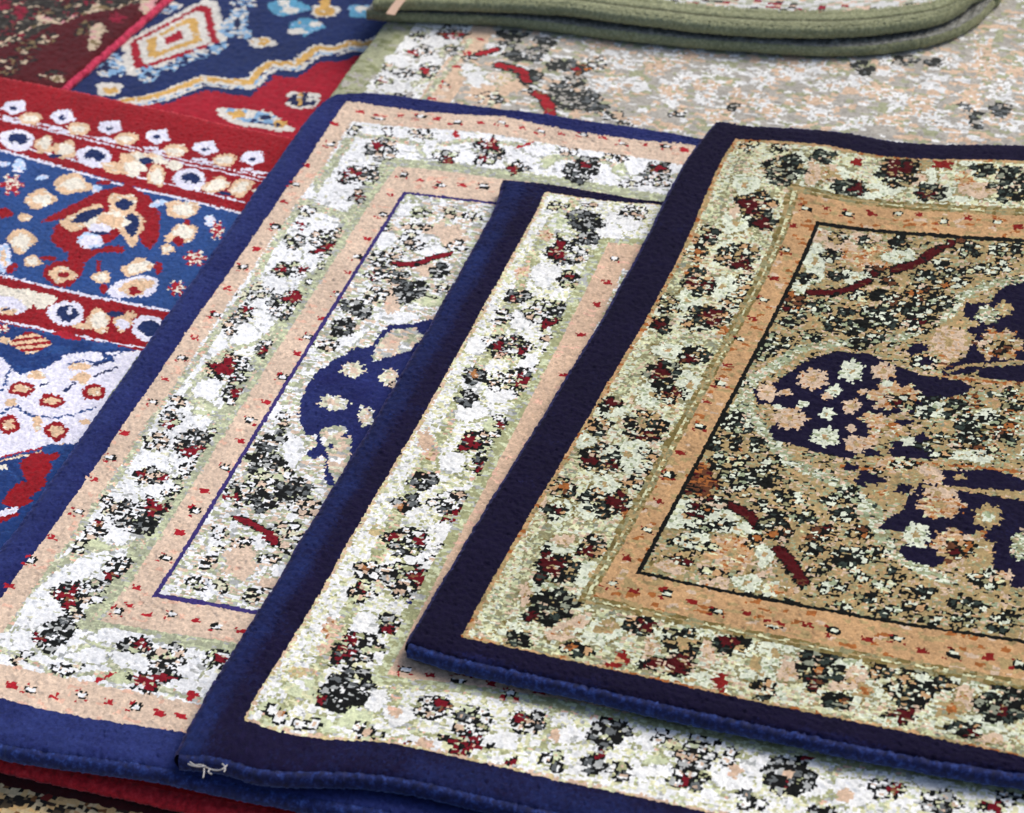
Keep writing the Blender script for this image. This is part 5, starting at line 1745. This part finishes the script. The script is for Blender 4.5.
def build_rug(name, label, key, loom, T, pile_mat, edge_mat, back_mat, seed, uW, vL, drop=.14, sag=.0, group=None, droop=None, rolls=(.8,.45,.45,.8), side_mat=None, nap=None):
    d = DATA[key]; lay = Lay(d); z0 = d['z']
    o0 = lay((0, vL))[0]
    root = empty(name, label, 'rug', (o0[0], o0[1], z0-T), group)
    org = np.array([o0[0], o0[1], z0-T])
    rng = np.random.default_rng(seed)
    nu, nv = loom.nu, loom.nv
    gu = loom.u0+np.arange(nu+1)*loom.pu; gv = loom.v0+np.arange(nv+1)*loom.pv
    GU, GV = np.meshgrid(gu, gv)
    # the woven edge wanders a little; the pile rounds over at the rim
    eu = np.minimum(GU-loom.u0, gu[-1]-GU); ev = np.minimum(GV-loom.v0, gv[-1]-GV); e = np.minimum(eu, ev)
    wobu = wave(GV, seed, .0016, 1.3); wobv = wave(GU, seed+5, .0016, 1.3)
    q = np.c_[(GU+wobu*np.exp(-(eu/.15)**2)).ravel(), (GV+wobv*np.exp(-(ev/.15)**2)).ravel()]
    xy = lay(q)
    jit = .24*loom.pv
    xy = xy+rng.normal(0, jit, xy.shape)*.8
    rim = .014; k = np.clip(1-e/rim, 0, 1); zz = z0-T*drop*(1-np.sqrt(np.clip(1-k*k, 0, 1)))
    zz = zz+wave(GU+GV*.4, seed+9, .0012, .9)+rng.normal(0, .00050, zz.shape)
    if droop is not None: zz = zz-droop(GU, GV)
    V = np.c_[xy, zz.ravel()]-org
    F = quads(nv+1, nu+1)
    cols = loom.rgb[loom.a.ravel()]
    if nap is not None:  # border yarn mixed lighter, standing in for sheen on the pile
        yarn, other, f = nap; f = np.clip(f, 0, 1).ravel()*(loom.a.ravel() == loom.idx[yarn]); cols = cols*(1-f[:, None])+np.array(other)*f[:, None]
    # dye lots differ slightly from tuft to tuft
    vary = 1+rng.normal(0, .09, (nv, nu))+loom.smooth(14)*.035+loom.smooth(45)*.03
    cols = np.clip(cols*vary.ravel()[:, None], .002, .9)
    mesh_obj('pile', V, F, pile_mat, root, cols)
    # rolled, overlocked edge all the way round: sections follow the rim of the pile
    Z = zz; XY = xy.reshape(nv+1, nu+1, 2)
    def side(line_xy, line_z, inward, sd, bulge):
        n = len(line_xy); m = 10
        out = -inward
        rr = np.random.default_rng(sd)
        pr = []
        s = np.linspace(0, 1, n)
        lump = wave(s*6, sd, .05, 1.0)
        for j in range(m):
            a = math.pi/2*(1-2*j/(m-1))          # from the top, out, to the underside
            hh = (math.sin(a)+1)/2; w = math.cos(a)
            zt = line_z-.0002; zb = z0-T
            z = zb+(zt-zb)*hh
            off = w*T*.5*bulge*(1+lump)+(.0008 if j else -.001)
            pr.append(np.c_[line_xy+out*off[:, None]+rr.normal(0, .00022, (n, 2))*(j > 0), z+rr.normal(0, .00018, n)*(j > 0)])
        return np.stack(pr, 1)                   # n, m, 3
    groups = {}
    for nm, xyl, zl, sd in (('near', XY[-1], Z[-1], 1), ('left', XY[:, 0], Z[:, 0], 2), ('far', XY[0], Z[0], 3), ('right', XY[:, -1], Z[:, -1], 4)):
        t = np.gradient(xyl, axis=0); K = 9
        t = np.stack([np.convolve(np.pad(t[:, c], K, 'edge'), np.ones(2*K+1)/(2*K+1), 'valid') for c in (0, 1)], 1)
        t /= np.linalg.norm(t, axis=1)[:, None]+1e-9
        nrm = np.stack([-t[:, 1], t[:, 0]], 1)
        cen = XY[nv//2, nu//2]; sg = np.sign(((cen-xyl)*nrm).sum(1))[:, None]
        bl = rolls[{'near':0,'left':1,'far':2,'right':3}[nm]]
        P = side(xyl, zl, nrm*sg, seed*10+sd, bl)
        f = quads(len(xyl), 10)
        mt = edge_mat if nm == 'near' or side_mat is None else side_mat
        mesh_obj('edge_binding', P.reshape(-1, 3)-org, f if nm in ('near', 'right') else f[:, ::-1], mt, root)
    # woven backing, a coarse sheet under the pile
    st = 8; bu = np.arange(0, nu+1, st); bv = np.arange(0, nv+1, st)
    BX = XY[bv][:, bu].reshape(-1, 2)
    mesh_obj('backing', np.c_[BX, np.full(len(BX), z0-T+.001)]-org, quads(len(bv), len(bu)), back_mat, root)
    return root, lay

def bands(l, spec, W, L, field):
    """spec: (u offset, v offset, mixture) outermost first; mirrored on all four sides"""
    U, V = l.WU/1000, l.WV/1000
    du = np.minimum(U, W-U); dv = np.minimum(V, L-V)
    for (bu, bv, mix) in spec:
        l.paint((du > bu) & (dv > bv), mix)
def straight(l, W, L, bu, bv, w, mix):
    du = np.minimum(l.UU/1000, W-l.UU/1000); dv = np.minimum(l.VV/1000, L-l.VV/1000)
    m = ((np.abs(du-bu) < w/2) & (dv > bv-w/2)) | ((np.abs(dv-bv) < w/2) & (du > bu-w/2))
    l.paint(m, mix)
def mirror_right(l):
    n = l.nu//2; l.a[:, -n:] = l.a[:, :n][:, ::-1]

D_ = DIM
PITCH = .0023
# ---- top rug
W3, L3 = 1.5, 1.0
top = top_loom = Loom(0, W3, 0, L3, PITCH, TOPP, 3)
top.a[:] = top.idx['navy']
bands(top, [(D_['au'], D_['av'], 'tedge'), (D_['au']+.0045, D_['av']+.004, 'tfloral'), (D_['du']-.008, D_['dv']-.008, 'toliveline'), (D_['du']+.003, D_['dv']+.003, 'tband'), (D_['eu'], D_['ev'], 'tfield')], W3, L3, None)
def ring(l, W, L, bu0, bv0, bu1, bv1, mix):
    u, v = (l.WU*.35+l.UU*.65)/1000, (l.WV*.35+l.VV*.65)/1000
    du = np.minimum(u, W-u); dv = np.minimum(v, L-v)
    l.paint((du > bu0) & (dv > bv0) & ~((du > bu1) & (dv > bv1)), mix)
def rim(l, W, L, bu, bv, yarn):
    u, v = (l.WU*.5+l.UU*.5)/1000, (l.WV*.5+l.VV*.5)/1000
    l.a[(np.minimum(u, W-u) < bu) | (np.minimum(v, L-v) < bv)] = l.idx[yarn]
def top_rings():
    rim(top, W3, L3, D_['au'], D_['av'], 'navy')
    ring(top, W3, L3, D_['du']-.006, D_['dv']-.006, D_['eu'], D_['ev'], 'toliveline')
    ring(top, W3, L3, D_['du']-.002, D_['dv']-.002, D_['eu'], D_['ev'], 'palelne')
    ring(top, W3, L3, D_['du']+.0015, D_['dv']+.0015, D_['eu'], D_['ev'], 'toliveline')
    ring(top, W3, L3, D_['du']+.005, D_['dv']+.005, D_['eu'], D_['ev'], 'tband')
    ring(top, W3, L3, D_['au'], D_['av'], D_['au']+.003, D_['av']+.003, 'tedge')
top.run(DATA['top']['ops'], rings=top_rings)
straight(top, W3, L3, D_['eu'], D_['ev'], .006, 'purple' if 'purple' in MIX else 'black')
mirror_right(top)
# ---- middle rug
mid = Loom(0, W3, 0, L3, PITCH, MIDP, 7)
mid.a[:] = mid.idx['navy']
def painted_sheen(l, base, *sides):
    # pile sheen painted into the border colour, lighter toward the near and left edges
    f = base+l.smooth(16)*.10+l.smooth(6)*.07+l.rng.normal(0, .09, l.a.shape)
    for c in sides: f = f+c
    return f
sheen_mid = painted_sheen(mid, -.12, .50/(1+np.exp(-(mid.VV-972)/5))*np.clip((mid.UU-90)/160, .15, 1), .58/(1+np.exp((mid.UU-21)/3.5)))
bands(mid, [(D_['au'], D_['av'], 'medge'), (D_['au']+.003, D_['av']+.0028, 'mfloral'), (D_['du']-.012, D_['dv']-.012, 'sageline'), (D_['du']+.002, D_['dv']+.002, 'peach'), (D_['eu'], D_['ev'], 'field')], W3, L3, None)
def mid_rings():
    rim(mid, W3, L3, D_['au'], D_['av'], 'navy')
    ring(mid, W3, L3, D_['du']-.008, D_['dv']-.008, D_['eu'], D_['ev'], 'sageline')
    ring(mid, W3, L3, D_['du']+.002, D_['dv']+.002, D_['eu'], D_['ev'], 'peach')
    ring(mid, W3, L3, D_['au'], D_['av'], D_['au']+.0025, D_['av']+.0025, 'medge')
mid.run(DATA['mid']['ops'], rings=mid_rings)
mirror_right(mid)
# ---- low rug
W1, L1 = 1.7, D_['L1']
low = Loom(0, W1, 0, L1, PITCH, COMMON, 11)
low.a[:] = low.idx['blue']
bands(low, [(D_['a1u'], D_['a1v'], 'peach'), (D_['o1u'], D_['o1v'], 'floral'), (D_['p1u']-.012, D_['p1v']-.012, 'sageline'), (D_['p1u'], D_['p1v'], 'peach'), (D_['q1u'], D_['q1v'], 'field')], W1, L1, None)
MIX['purple'] = [('purple', 100)]
def low_rings():
    rim(low, W1, L1, D_['a1u'], D_['a1v'], 'blue')
    ring(low, W1, L1, D_['p1u']+.001, D_['p1v']-.002, D_['q1u'], D_['q1v'], 'sageline')
    ring(low, W1, L1, D_['p1u']+.010, D_['p1v']+.005, D_['q1u'], D_['q1v'], 'peach')
    ring(low, W1, L1, D_['a1u'], D_['a1v'], D_['o1u'], D_['o1v'], 'peach')
low.run(DATA['low']['ops'], rings=low_rings)
straight(low, W1, L1, D_['q1u'], D_['q1v'], .0058, 'purple')
mirror_right(low)
# ---- green rug beneath
G0, G1 = 0, 1.6
green = Loom(0, 1.3, 0, 1.6, .0032, GREENP, 17)
MIX['gborder'] = [('sage', 72), ('olive', 16), ('grey', 12)]
green.a[:] = green.pick('gborder')
green.run(DATA['green']['ops'], 1.0)
# ---- red rug at the left
RL = 1.12
red = Loom(.1, 1.52, 0, RL, .0023, REDP, 19)
red.a[:] = red.idx['crimson']
red.run(DATA['red']['ops'])
# ---- blue rug with stepped medallion
blue = Loom(.1, 1.5, 0, 1.2, .0034, BLUEP, 23)
blue.a[:] = blue.idx['blue']
blue.run(DATA['blue']['ops'])
# ---- maroon rug, far left corner
mar = Loom(-.15, .60, -.3, .42, .0034, MARP, 29)
mar.a[:] = mar.idx['maroon']
mar.run(DATA['maroon']['ops'])
# ---- brown rug, near left corner
brn = Loom(-.3, 1.2, -.1, .5, .0040, BROWNP, 31)
brn.a[:] = brn.idx['maroon']
brn.run(DATA['brown']['ops'])

sheen_low = painted_sheen(low, .55, -.3/(1+np.exp(-(low.UU-22)/5))*(low.VV < 1150), .1/(1+np.exp(-(low.VV-1160)/6)))
sheen_top = painted_sheen(top, -.22, .30/(1+np.exp(-(top.VV-992)/2)))
M_top = pile_material('warm_wool_pile', .02, .15)
M_mid = pile_material('ivory_wool_pile', .03, .13)
M_low = pile_material('white_wool_pile', .05, .12)
M_far = pile_material('soft_wool_pile', .12, .14)
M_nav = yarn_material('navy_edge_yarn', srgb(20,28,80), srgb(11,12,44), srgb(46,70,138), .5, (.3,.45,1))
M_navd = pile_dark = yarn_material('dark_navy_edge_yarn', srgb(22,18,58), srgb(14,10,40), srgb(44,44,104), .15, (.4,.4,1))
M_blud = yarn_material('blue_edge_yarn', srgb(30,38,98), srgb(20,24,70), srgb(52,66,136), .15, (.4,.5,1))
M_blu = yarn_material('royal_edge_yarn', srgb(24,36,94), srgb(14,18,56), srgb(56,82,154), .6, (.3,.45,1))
M_rede = yarn_material('red_edge_yarn', srgb(190,26,40), srgb(136,14,26), srgb(212,58,66), .3, (1,.6,.6))
M_pinke = yarn_material('pink_edge_yarn', srgb(184,30,70), srgb(130,14,40), srgb(214,60,96), .3, (1,.6,.7))
M_grn = yarn_material('sage_edge_yarn', srgb(134,138,98), srgb(92,98,66), srgb(172,174,138), .3, (.9,1,.8))
M_brn = yarn_material('maroon_edge_yarn', srgb(80,14,14), srgb(50,8,8), srgb(110,30,26), .2, (1,.6,.6))
M_back = yarn_material('jute_backing', srgb(150,134,104), srgb(104,90,66), srgb(186,172,140), 0, (1,1,1), 240)

GRP = None
def corner_droop(a, w):
    return lambda U, V: a*np.exp(-(U/w)**2)
build_rug('oriental_rug', 'warm beige rug with dark navy border and navy medallion, topmost of the stack at right', 'top', top, .018, M_top, M_nav, M_back, 1, W3, L3, side_mat=M_navd, nap=('navy', srgb(30,40,96), sheen_top))
build_rug('oriental_rug', 'ivory floral rug with wide navy border lying directly under the topmost beige rug', 'mid', mid, .019, M_mid, M_nav, M_back, 2, W3, L3, side_mat=M_navd, nap=('navy', srgb(28,44,96), sheen_mid))
build_rug('oriental_rug', 'white floral rug with blue border and two peach bands, lowest of three blue-bordered rugs', 'low', low, .020, M_low, M_blu, M_back, 3, W1, L1, side_mat=M_blud, nap=('blue', srgb(42,54,108), sheen_low))
build_rug('oriental_rug', 'pale grey floral rug with sage green border, flat beneath the folded rug', 'green', green, .008, M_far, M_grn, M_back, 4, 1.3, 1.6)
build_rug('oriental_rug', 'crimson bordered rug with small white diamonds and blue flower stripe, at the left', 'red', red, .019, M_far, M_rede, M_back, 5, 1.5, RL, rolls=(1.5, .5, .5, .5))
build_rug('oriental_rug', 'blue rug with stepped gold zigzag and red and white diamond medallion, at the top left', 'blue', blue, .02, M_far, M_rede, M_back, 6, 1.5, 1.2)
build_rug('oriental_rug', 'dark maroon rug with black-green pattern and bright pink edge, in the far left corner', 'maroon', mar, .014, M_far, M_pinke, M_back, 7, .6, .42)
build_rug('oriental_rug', 'dark maroon bordered rug with golden brown pattern peeking out at the near left corner', 'brown', brn, .02, M_far, M_brn, M_back, 8, 1.2, .5)

# ------------------------------------------------------------------ folded green rug
def folded_rug():
    T = .016
    lo = np.array(DATA['fold']['lower']); up = np.array(DATA['fold']['upper'])
    def resample(p, n):
        d = np.r_[0, np.cumsum(np.hypot(*np.diff(p, axis=0).T))]; t = np.linspace(0, d[-1], n)
        o = np.stack([np.interp(t, d, p[:, 0]), np.interp(t, d, p[:, 1])], 1)
        for _ in range(40): o[1:-1] = (o[:-2]+2*o[1:-1]+o[2:])/4
        return o
    zb = .063+.001
    n = 420
    A = resample(lo, n); B = resample(up, n)
    zA, zB = zb+T*.52, zb+T*1.78
    mids = []
    pA, pB = A[-1], B[-1]; outd = (A[-1]-A[-4]); outd /= np.linalg.norm(outd)
    for k in range(1, 18):
        a = -math.pi/2+math.pi*k/18
        w = (math.sin(a)+1)/2; mids.append((*(pA*(1-w)+pB*w+outd*.022*math.cos(a)), zA+(zB-zA)*w))
    path = np.concatenate([np.c_[A, np.full(n, zA-.0*T)], np.array(mids), np.c_[B[::-1], np.full(n, zB)]])
    # ends flare: the open left end lifts a little
    N = len(path)
    tang = np.gradient(path, axis=0); tang /= np.linalg.norm(tang, axis=1)[:, None]+1e-9
    back = np.array([.34, .94, 0]); back /= np.linalg.norm(back)
    nor = np.cross(tang, back); nor /= np.linalg.norm(nor, axis=1)[:, None]+1e-9
    nor[nor.sum(1) == 0] = (0, 0, 1)
    # on the lower run the pile faces up (inside the fold); on the upper run it faces down, so the visible top is the pile side turned out
    sgn = np.ones(N)[:, None]
    rng = np.random.default_rng(77)
    m_pile = 150
    prof = []
    h = T*.5
    dep = .62
    # closed profile: outer face from the front rim to the back, then inner face returning
    outer = [(h-math.cos(a)*h, math.sin(a)*h) for a in np.linspace(-math.pi*.36, math.pi/2, 11)]
    outer += [(h+(dep-h)*((i/m_pile)**1.7), h) for i in range(1, m_pile+1)]
    inner = [(h-math.cos(a)*h, -math.sin(a)*h) for a in np.linspace(math.pi*.34, math.pi/2, 4)]+[(dep*.3, -h), (dep, -h)]
    org = np.array([A[0][0], A[0][1], zb])
    root = empty('folded_rug', 'sage green bordered rug folded over on itself, lying across the pale rug at the top', 'rug', tuple(org))
    wob = wave(np.linspace(0, 3, N), 5, .0015)
    def sheet(prof, jit):
        P = np.zeros((N, len(prof), 3))
        for j, (dd, hh) in enumerate(prof):
            g_ = .0022*math.exp(-((dd-.026)/.0035)**2)+.0014*math.exp(-((dd-.043)/.002)**2)
            P[:, j] = path-nor*(hh-(g_ if hh > h*.9 else 0))+back*dd
            P[:, j, 2] += wob*.6
        P += rng.normal(0, jit, P.shape)
        return P.reshape(-1, 3)
    Vo = sheet(outer, .0005); Fo = quads(N, len(outer))
    nj = len(outer)-1
    S = np.arange(N-1)[:, None].repeat(nj, 1); J = np.arange(nj)[None].repeat(N-1, 0)
    sage = np.array(srgb(138,141,108)); deep = np.array(srgb(126,129,96)); pale = np.array(srgb(154,157,122))
    c = np.where((rng.random((N-1, nj)) < .25)[..., None], deep, sage); c = np.where((rng.random((N-1, nj)) < .2)[..., None], pale, c)
    dj = np.array([outer[j][0] for j in range(nj)])[None].repeat(N-1, 0)
    topside = S > n+8
    groove = (np.abs(dj-.026) < .0028) & topside
    c = np.where(groove[..., None], np.array(srgb(108,110,84)), c)  # crease shade painted into the groove's colour
    fl = (dj > .052+rng.normal(0, .002, dj.shape)) & topside
    whites = np.array([srgb(206,206,202), srgb(170,172,150), srgb(206,178,156), srgb(60,62,60), srgb(140,30,48)])
    ch = rng.choice(5, p=[.5,.24,.13,.08,.05], size=(N//5+2, nj//2+2))
    c = np.where(fl[..., None], whites[ch[S//5, J//2]], c)
    mesh_obj('pile', Vo-org, Fo[:, ::-1], M_far, root, c.reshape(-1, 3))
    Vi = sheet(inner, .0004)
    mb = yarn_material('folded_backing', srgb(128,128,120), srgb(84,84,78), srgb(160,160,152), 0, (1,1,1), 200)
    mesh_obj('backing', Vi-org, quads(N, len(inner)), mb, root)
    return root, path
froot, fpath = folded_rug()

# paper tag pinned to the open end of the fold
def strip(name, pts, w, th, mat, parent=None):
    """a ribbon with thickness along pts"""
    p = np.array(pts, float); t = np.gradient(p, axis=0); t /= np.linalg.norm(t, axis=1)[:, None]
    side = np.cross(t, [0, 0, 1.0]); side /= np.linalg.norm(side, axis=1)[:, None]+1e-9; up = np.cross(side, t)
    ring = [p+side*w/2+up*th/2, p-side*w/2+up*th/2, p-side*w/2-up*th/2, p+side*w/2-up*th/2]
    P = np.stack(ring, 1); n = len(p); F = []
    for i in range(n-1):
        for k in range(4):
            a = i*4+k; b = i*4+(k+1) % 4; F.append((a, b, b+4, a+4))
    F += [(3, 2, 1, 0), tuple(4*(n-1)+k for k in range(4))]
    return mesh_obj(name, P.reshape(-1, 3), F, mat, parent, smooth=False)
def plain(name, col, rough=.6, var=.15, sc=300):
    m = bpy.data.materials.new(name); m.use_nodes = True; nt = m.node_tree; b = nt.nodes['Principled BSDF']
    n = nd(nt, 'ShaderNodeTexNoise'); n.inputs['Scale'].default_value = sc
    cr = nd(nt, 'ShaderNodeValToRGB'); cr.color_ramp.elements[0].color = (*[c*(1-var) for c in col], 1); cr.color_ramp.elements[1].color = (*[min(1, c*(1+var)) for c in col], 1)
    nt.links.new(n.outputs['Fac'], cr.inputs['Fac']); nt.links.new(cr.outputs[0], b.inputs['Base Color']); b.inputs['Roughness'].default_value = rough
    return m
fo = np.array(froot.location)
tx, ty = DATA['tag']
tagp = [(tx-.014, ty-.040, .103), (tx-.008, ty-.027, .106), (tx+.001, ty-.012, .110), (tx+.012, ty+.006, .113)]
strip('paper_tag', np.array(tagp)-fo, .012, .0012, plain('peach_paper', srgb(214,178,150)), froot)

# loose white threads at the near corner of the middle rug
th = DATA['thread']
mr = [o for o in COL.objects if o.type == 'EMPTY' and 'directly under the topmost' in o['label']][0]
def thread(pts, r=.0011):
    cu = bpy.data.curves.new('loose_thread', 'CURVE'); cu.dimensions = '3D'; cu.bevel_depth = r; cu.bevel_resolution = 2
    sp = cu.splines.new('NURBS'); sp.points.add(len(pts)-1); sp.use_endpoint_u = True; sp.order_u = 3
    for k, q in enumerate(pts): sp.points[k].co = (*q, 1)
    dg = bpy.context.evaluated_depsgraph_get()
    ob = bpy.data.objects.new('tmp', cu); COL.objects.link(ob); dg.update()
    me = bpy.data.meshes.new_from_object(ob.evaluated_get(dg)); bpy.data.objects.remove(ob)
    me.name = 'loose_thread'; return me
import bmesh
bm = bmesh.new()
for ln_ in th:
    me = thread([tuple(q) for q in ln_], .0007); bm.from_mesh(me)
me = bpy.data.meshes.new('loose_thread'); bm.to_mesh(me); bm.free()
me.materials.append(plain('white_thread', srgb(176,172,168)))
lt = bpy.data.objects.new('loose_thread', me); COL.objects.link(lt); lt.parent = mr
lt.matrix_parent_inverse = mr.matrix_world.inverted() if False else lt.matrix_parent_inverse
lt.location = -mr.location

# ------------------------------------------------------------------ ground cloth under everything
gm = yarn_material('ground_cloth', srgb(70,64,60), srgb(46,42,40), srgb(92,86,80), 0, (1,1,1), 120)
n = 40; gx = np.linspace(-6, 6, n); gy = np.linspace(-2, 12, n); X, Y = np.meshgrid(gx, gy)
g = mesh_obj('ground', np.c_[X.ravel(), Y.ravel(), np.full(X.size, -.012)], quads(n, n)[:, ::-1], gm)
g['kind'] = 'structure'; g['label'] = 'dark ground under the piled rugs'

# ------------------------------------------------------------------ camera
c = DATA['cam']
cam = bpy.data.cameras.new('camera'); co = bpy.data.objects.new('camera', cam); COL.objects.link(co); scene.camera = co
cam.sensor_width = 36; cam.sensor_fit = 'HORIZONTAL'; cam.lens = 36*c['f']/1024; cam.clip_end = 100; cam.clip_start = .05
from mathutils import Matrix
p_, r_ = c['pitch'], c['roll']
fwd = np.array([0, math.cos(p_), -math.sin(p_)]); dn = np.array([0, -math.sin(p_), -math.cos(p_)]); rt = np.array([1., 0, 0])
ir = math.cos(r_)*rt-math.sin(r_)*dn; idn = math.sin(r_)*rt+math.cos(r_)*dn
Mx = Matrix(((ir[0], -idn[0], -fwd[0], 0), (ir[1], -idn[1], -fwd[1], 0), (ir[2], -idn[2], -fwd[2], c['h']), (0, 0, 0, 1)))
co.matrix_world = Mx
cam.dof.use_dof = True; cam.dof.focus_distance = 2.72; cam.dof.aperture_fstop = 8

# ------------------------------------------------------------------ daylight, overcast
world = bpy.data.worlds.new('World'); scene.world = world; world.use_nodes = True; nt = world.node_tree
sky = nt.nodes.new('ShaderNodeTexSky'); sky.sky_type = 'NISHITA'; sky.sun_disc = False
EL, AZ = R(48), R(55)          # sun from the far right
sky.sun_elevation = EL; sky.sun_rotation = AZ; sky.dust_density = 4; sky.air_density = 1.0; sky.ozone_density = 1.0
bg = nt.nodes['Background']; bg.inputs['Strength'].default_value = .10
nt.links.new(sky.outputs[0], bg.inputs[0])
sl = bpy.data.lights.new('sun', 'SUN'); sl.energy = 1.4; sl.angle = R(25); sl.color = (1, .98, .95)
so = bpy.data.objects.new('sun', sl); COL.objects.link(so)
sd = Matrix.Identity(3)
from mathutils import Vector
dirv = Vector((math.sin(AZ)*math.cos(EL), math.cos(AZ)*math.cos(EL), math.sin(EL)))
so.rotation_euler = dirv.to_track_quat('Z', 'Y').to_euler(); so.location = dirv*5
scene.view_settings.view_transform = 'Standard'; scene.view_settings.look = 'None'
scene.view_settings.exposure = .55; scene.view_settings.gamma = 1
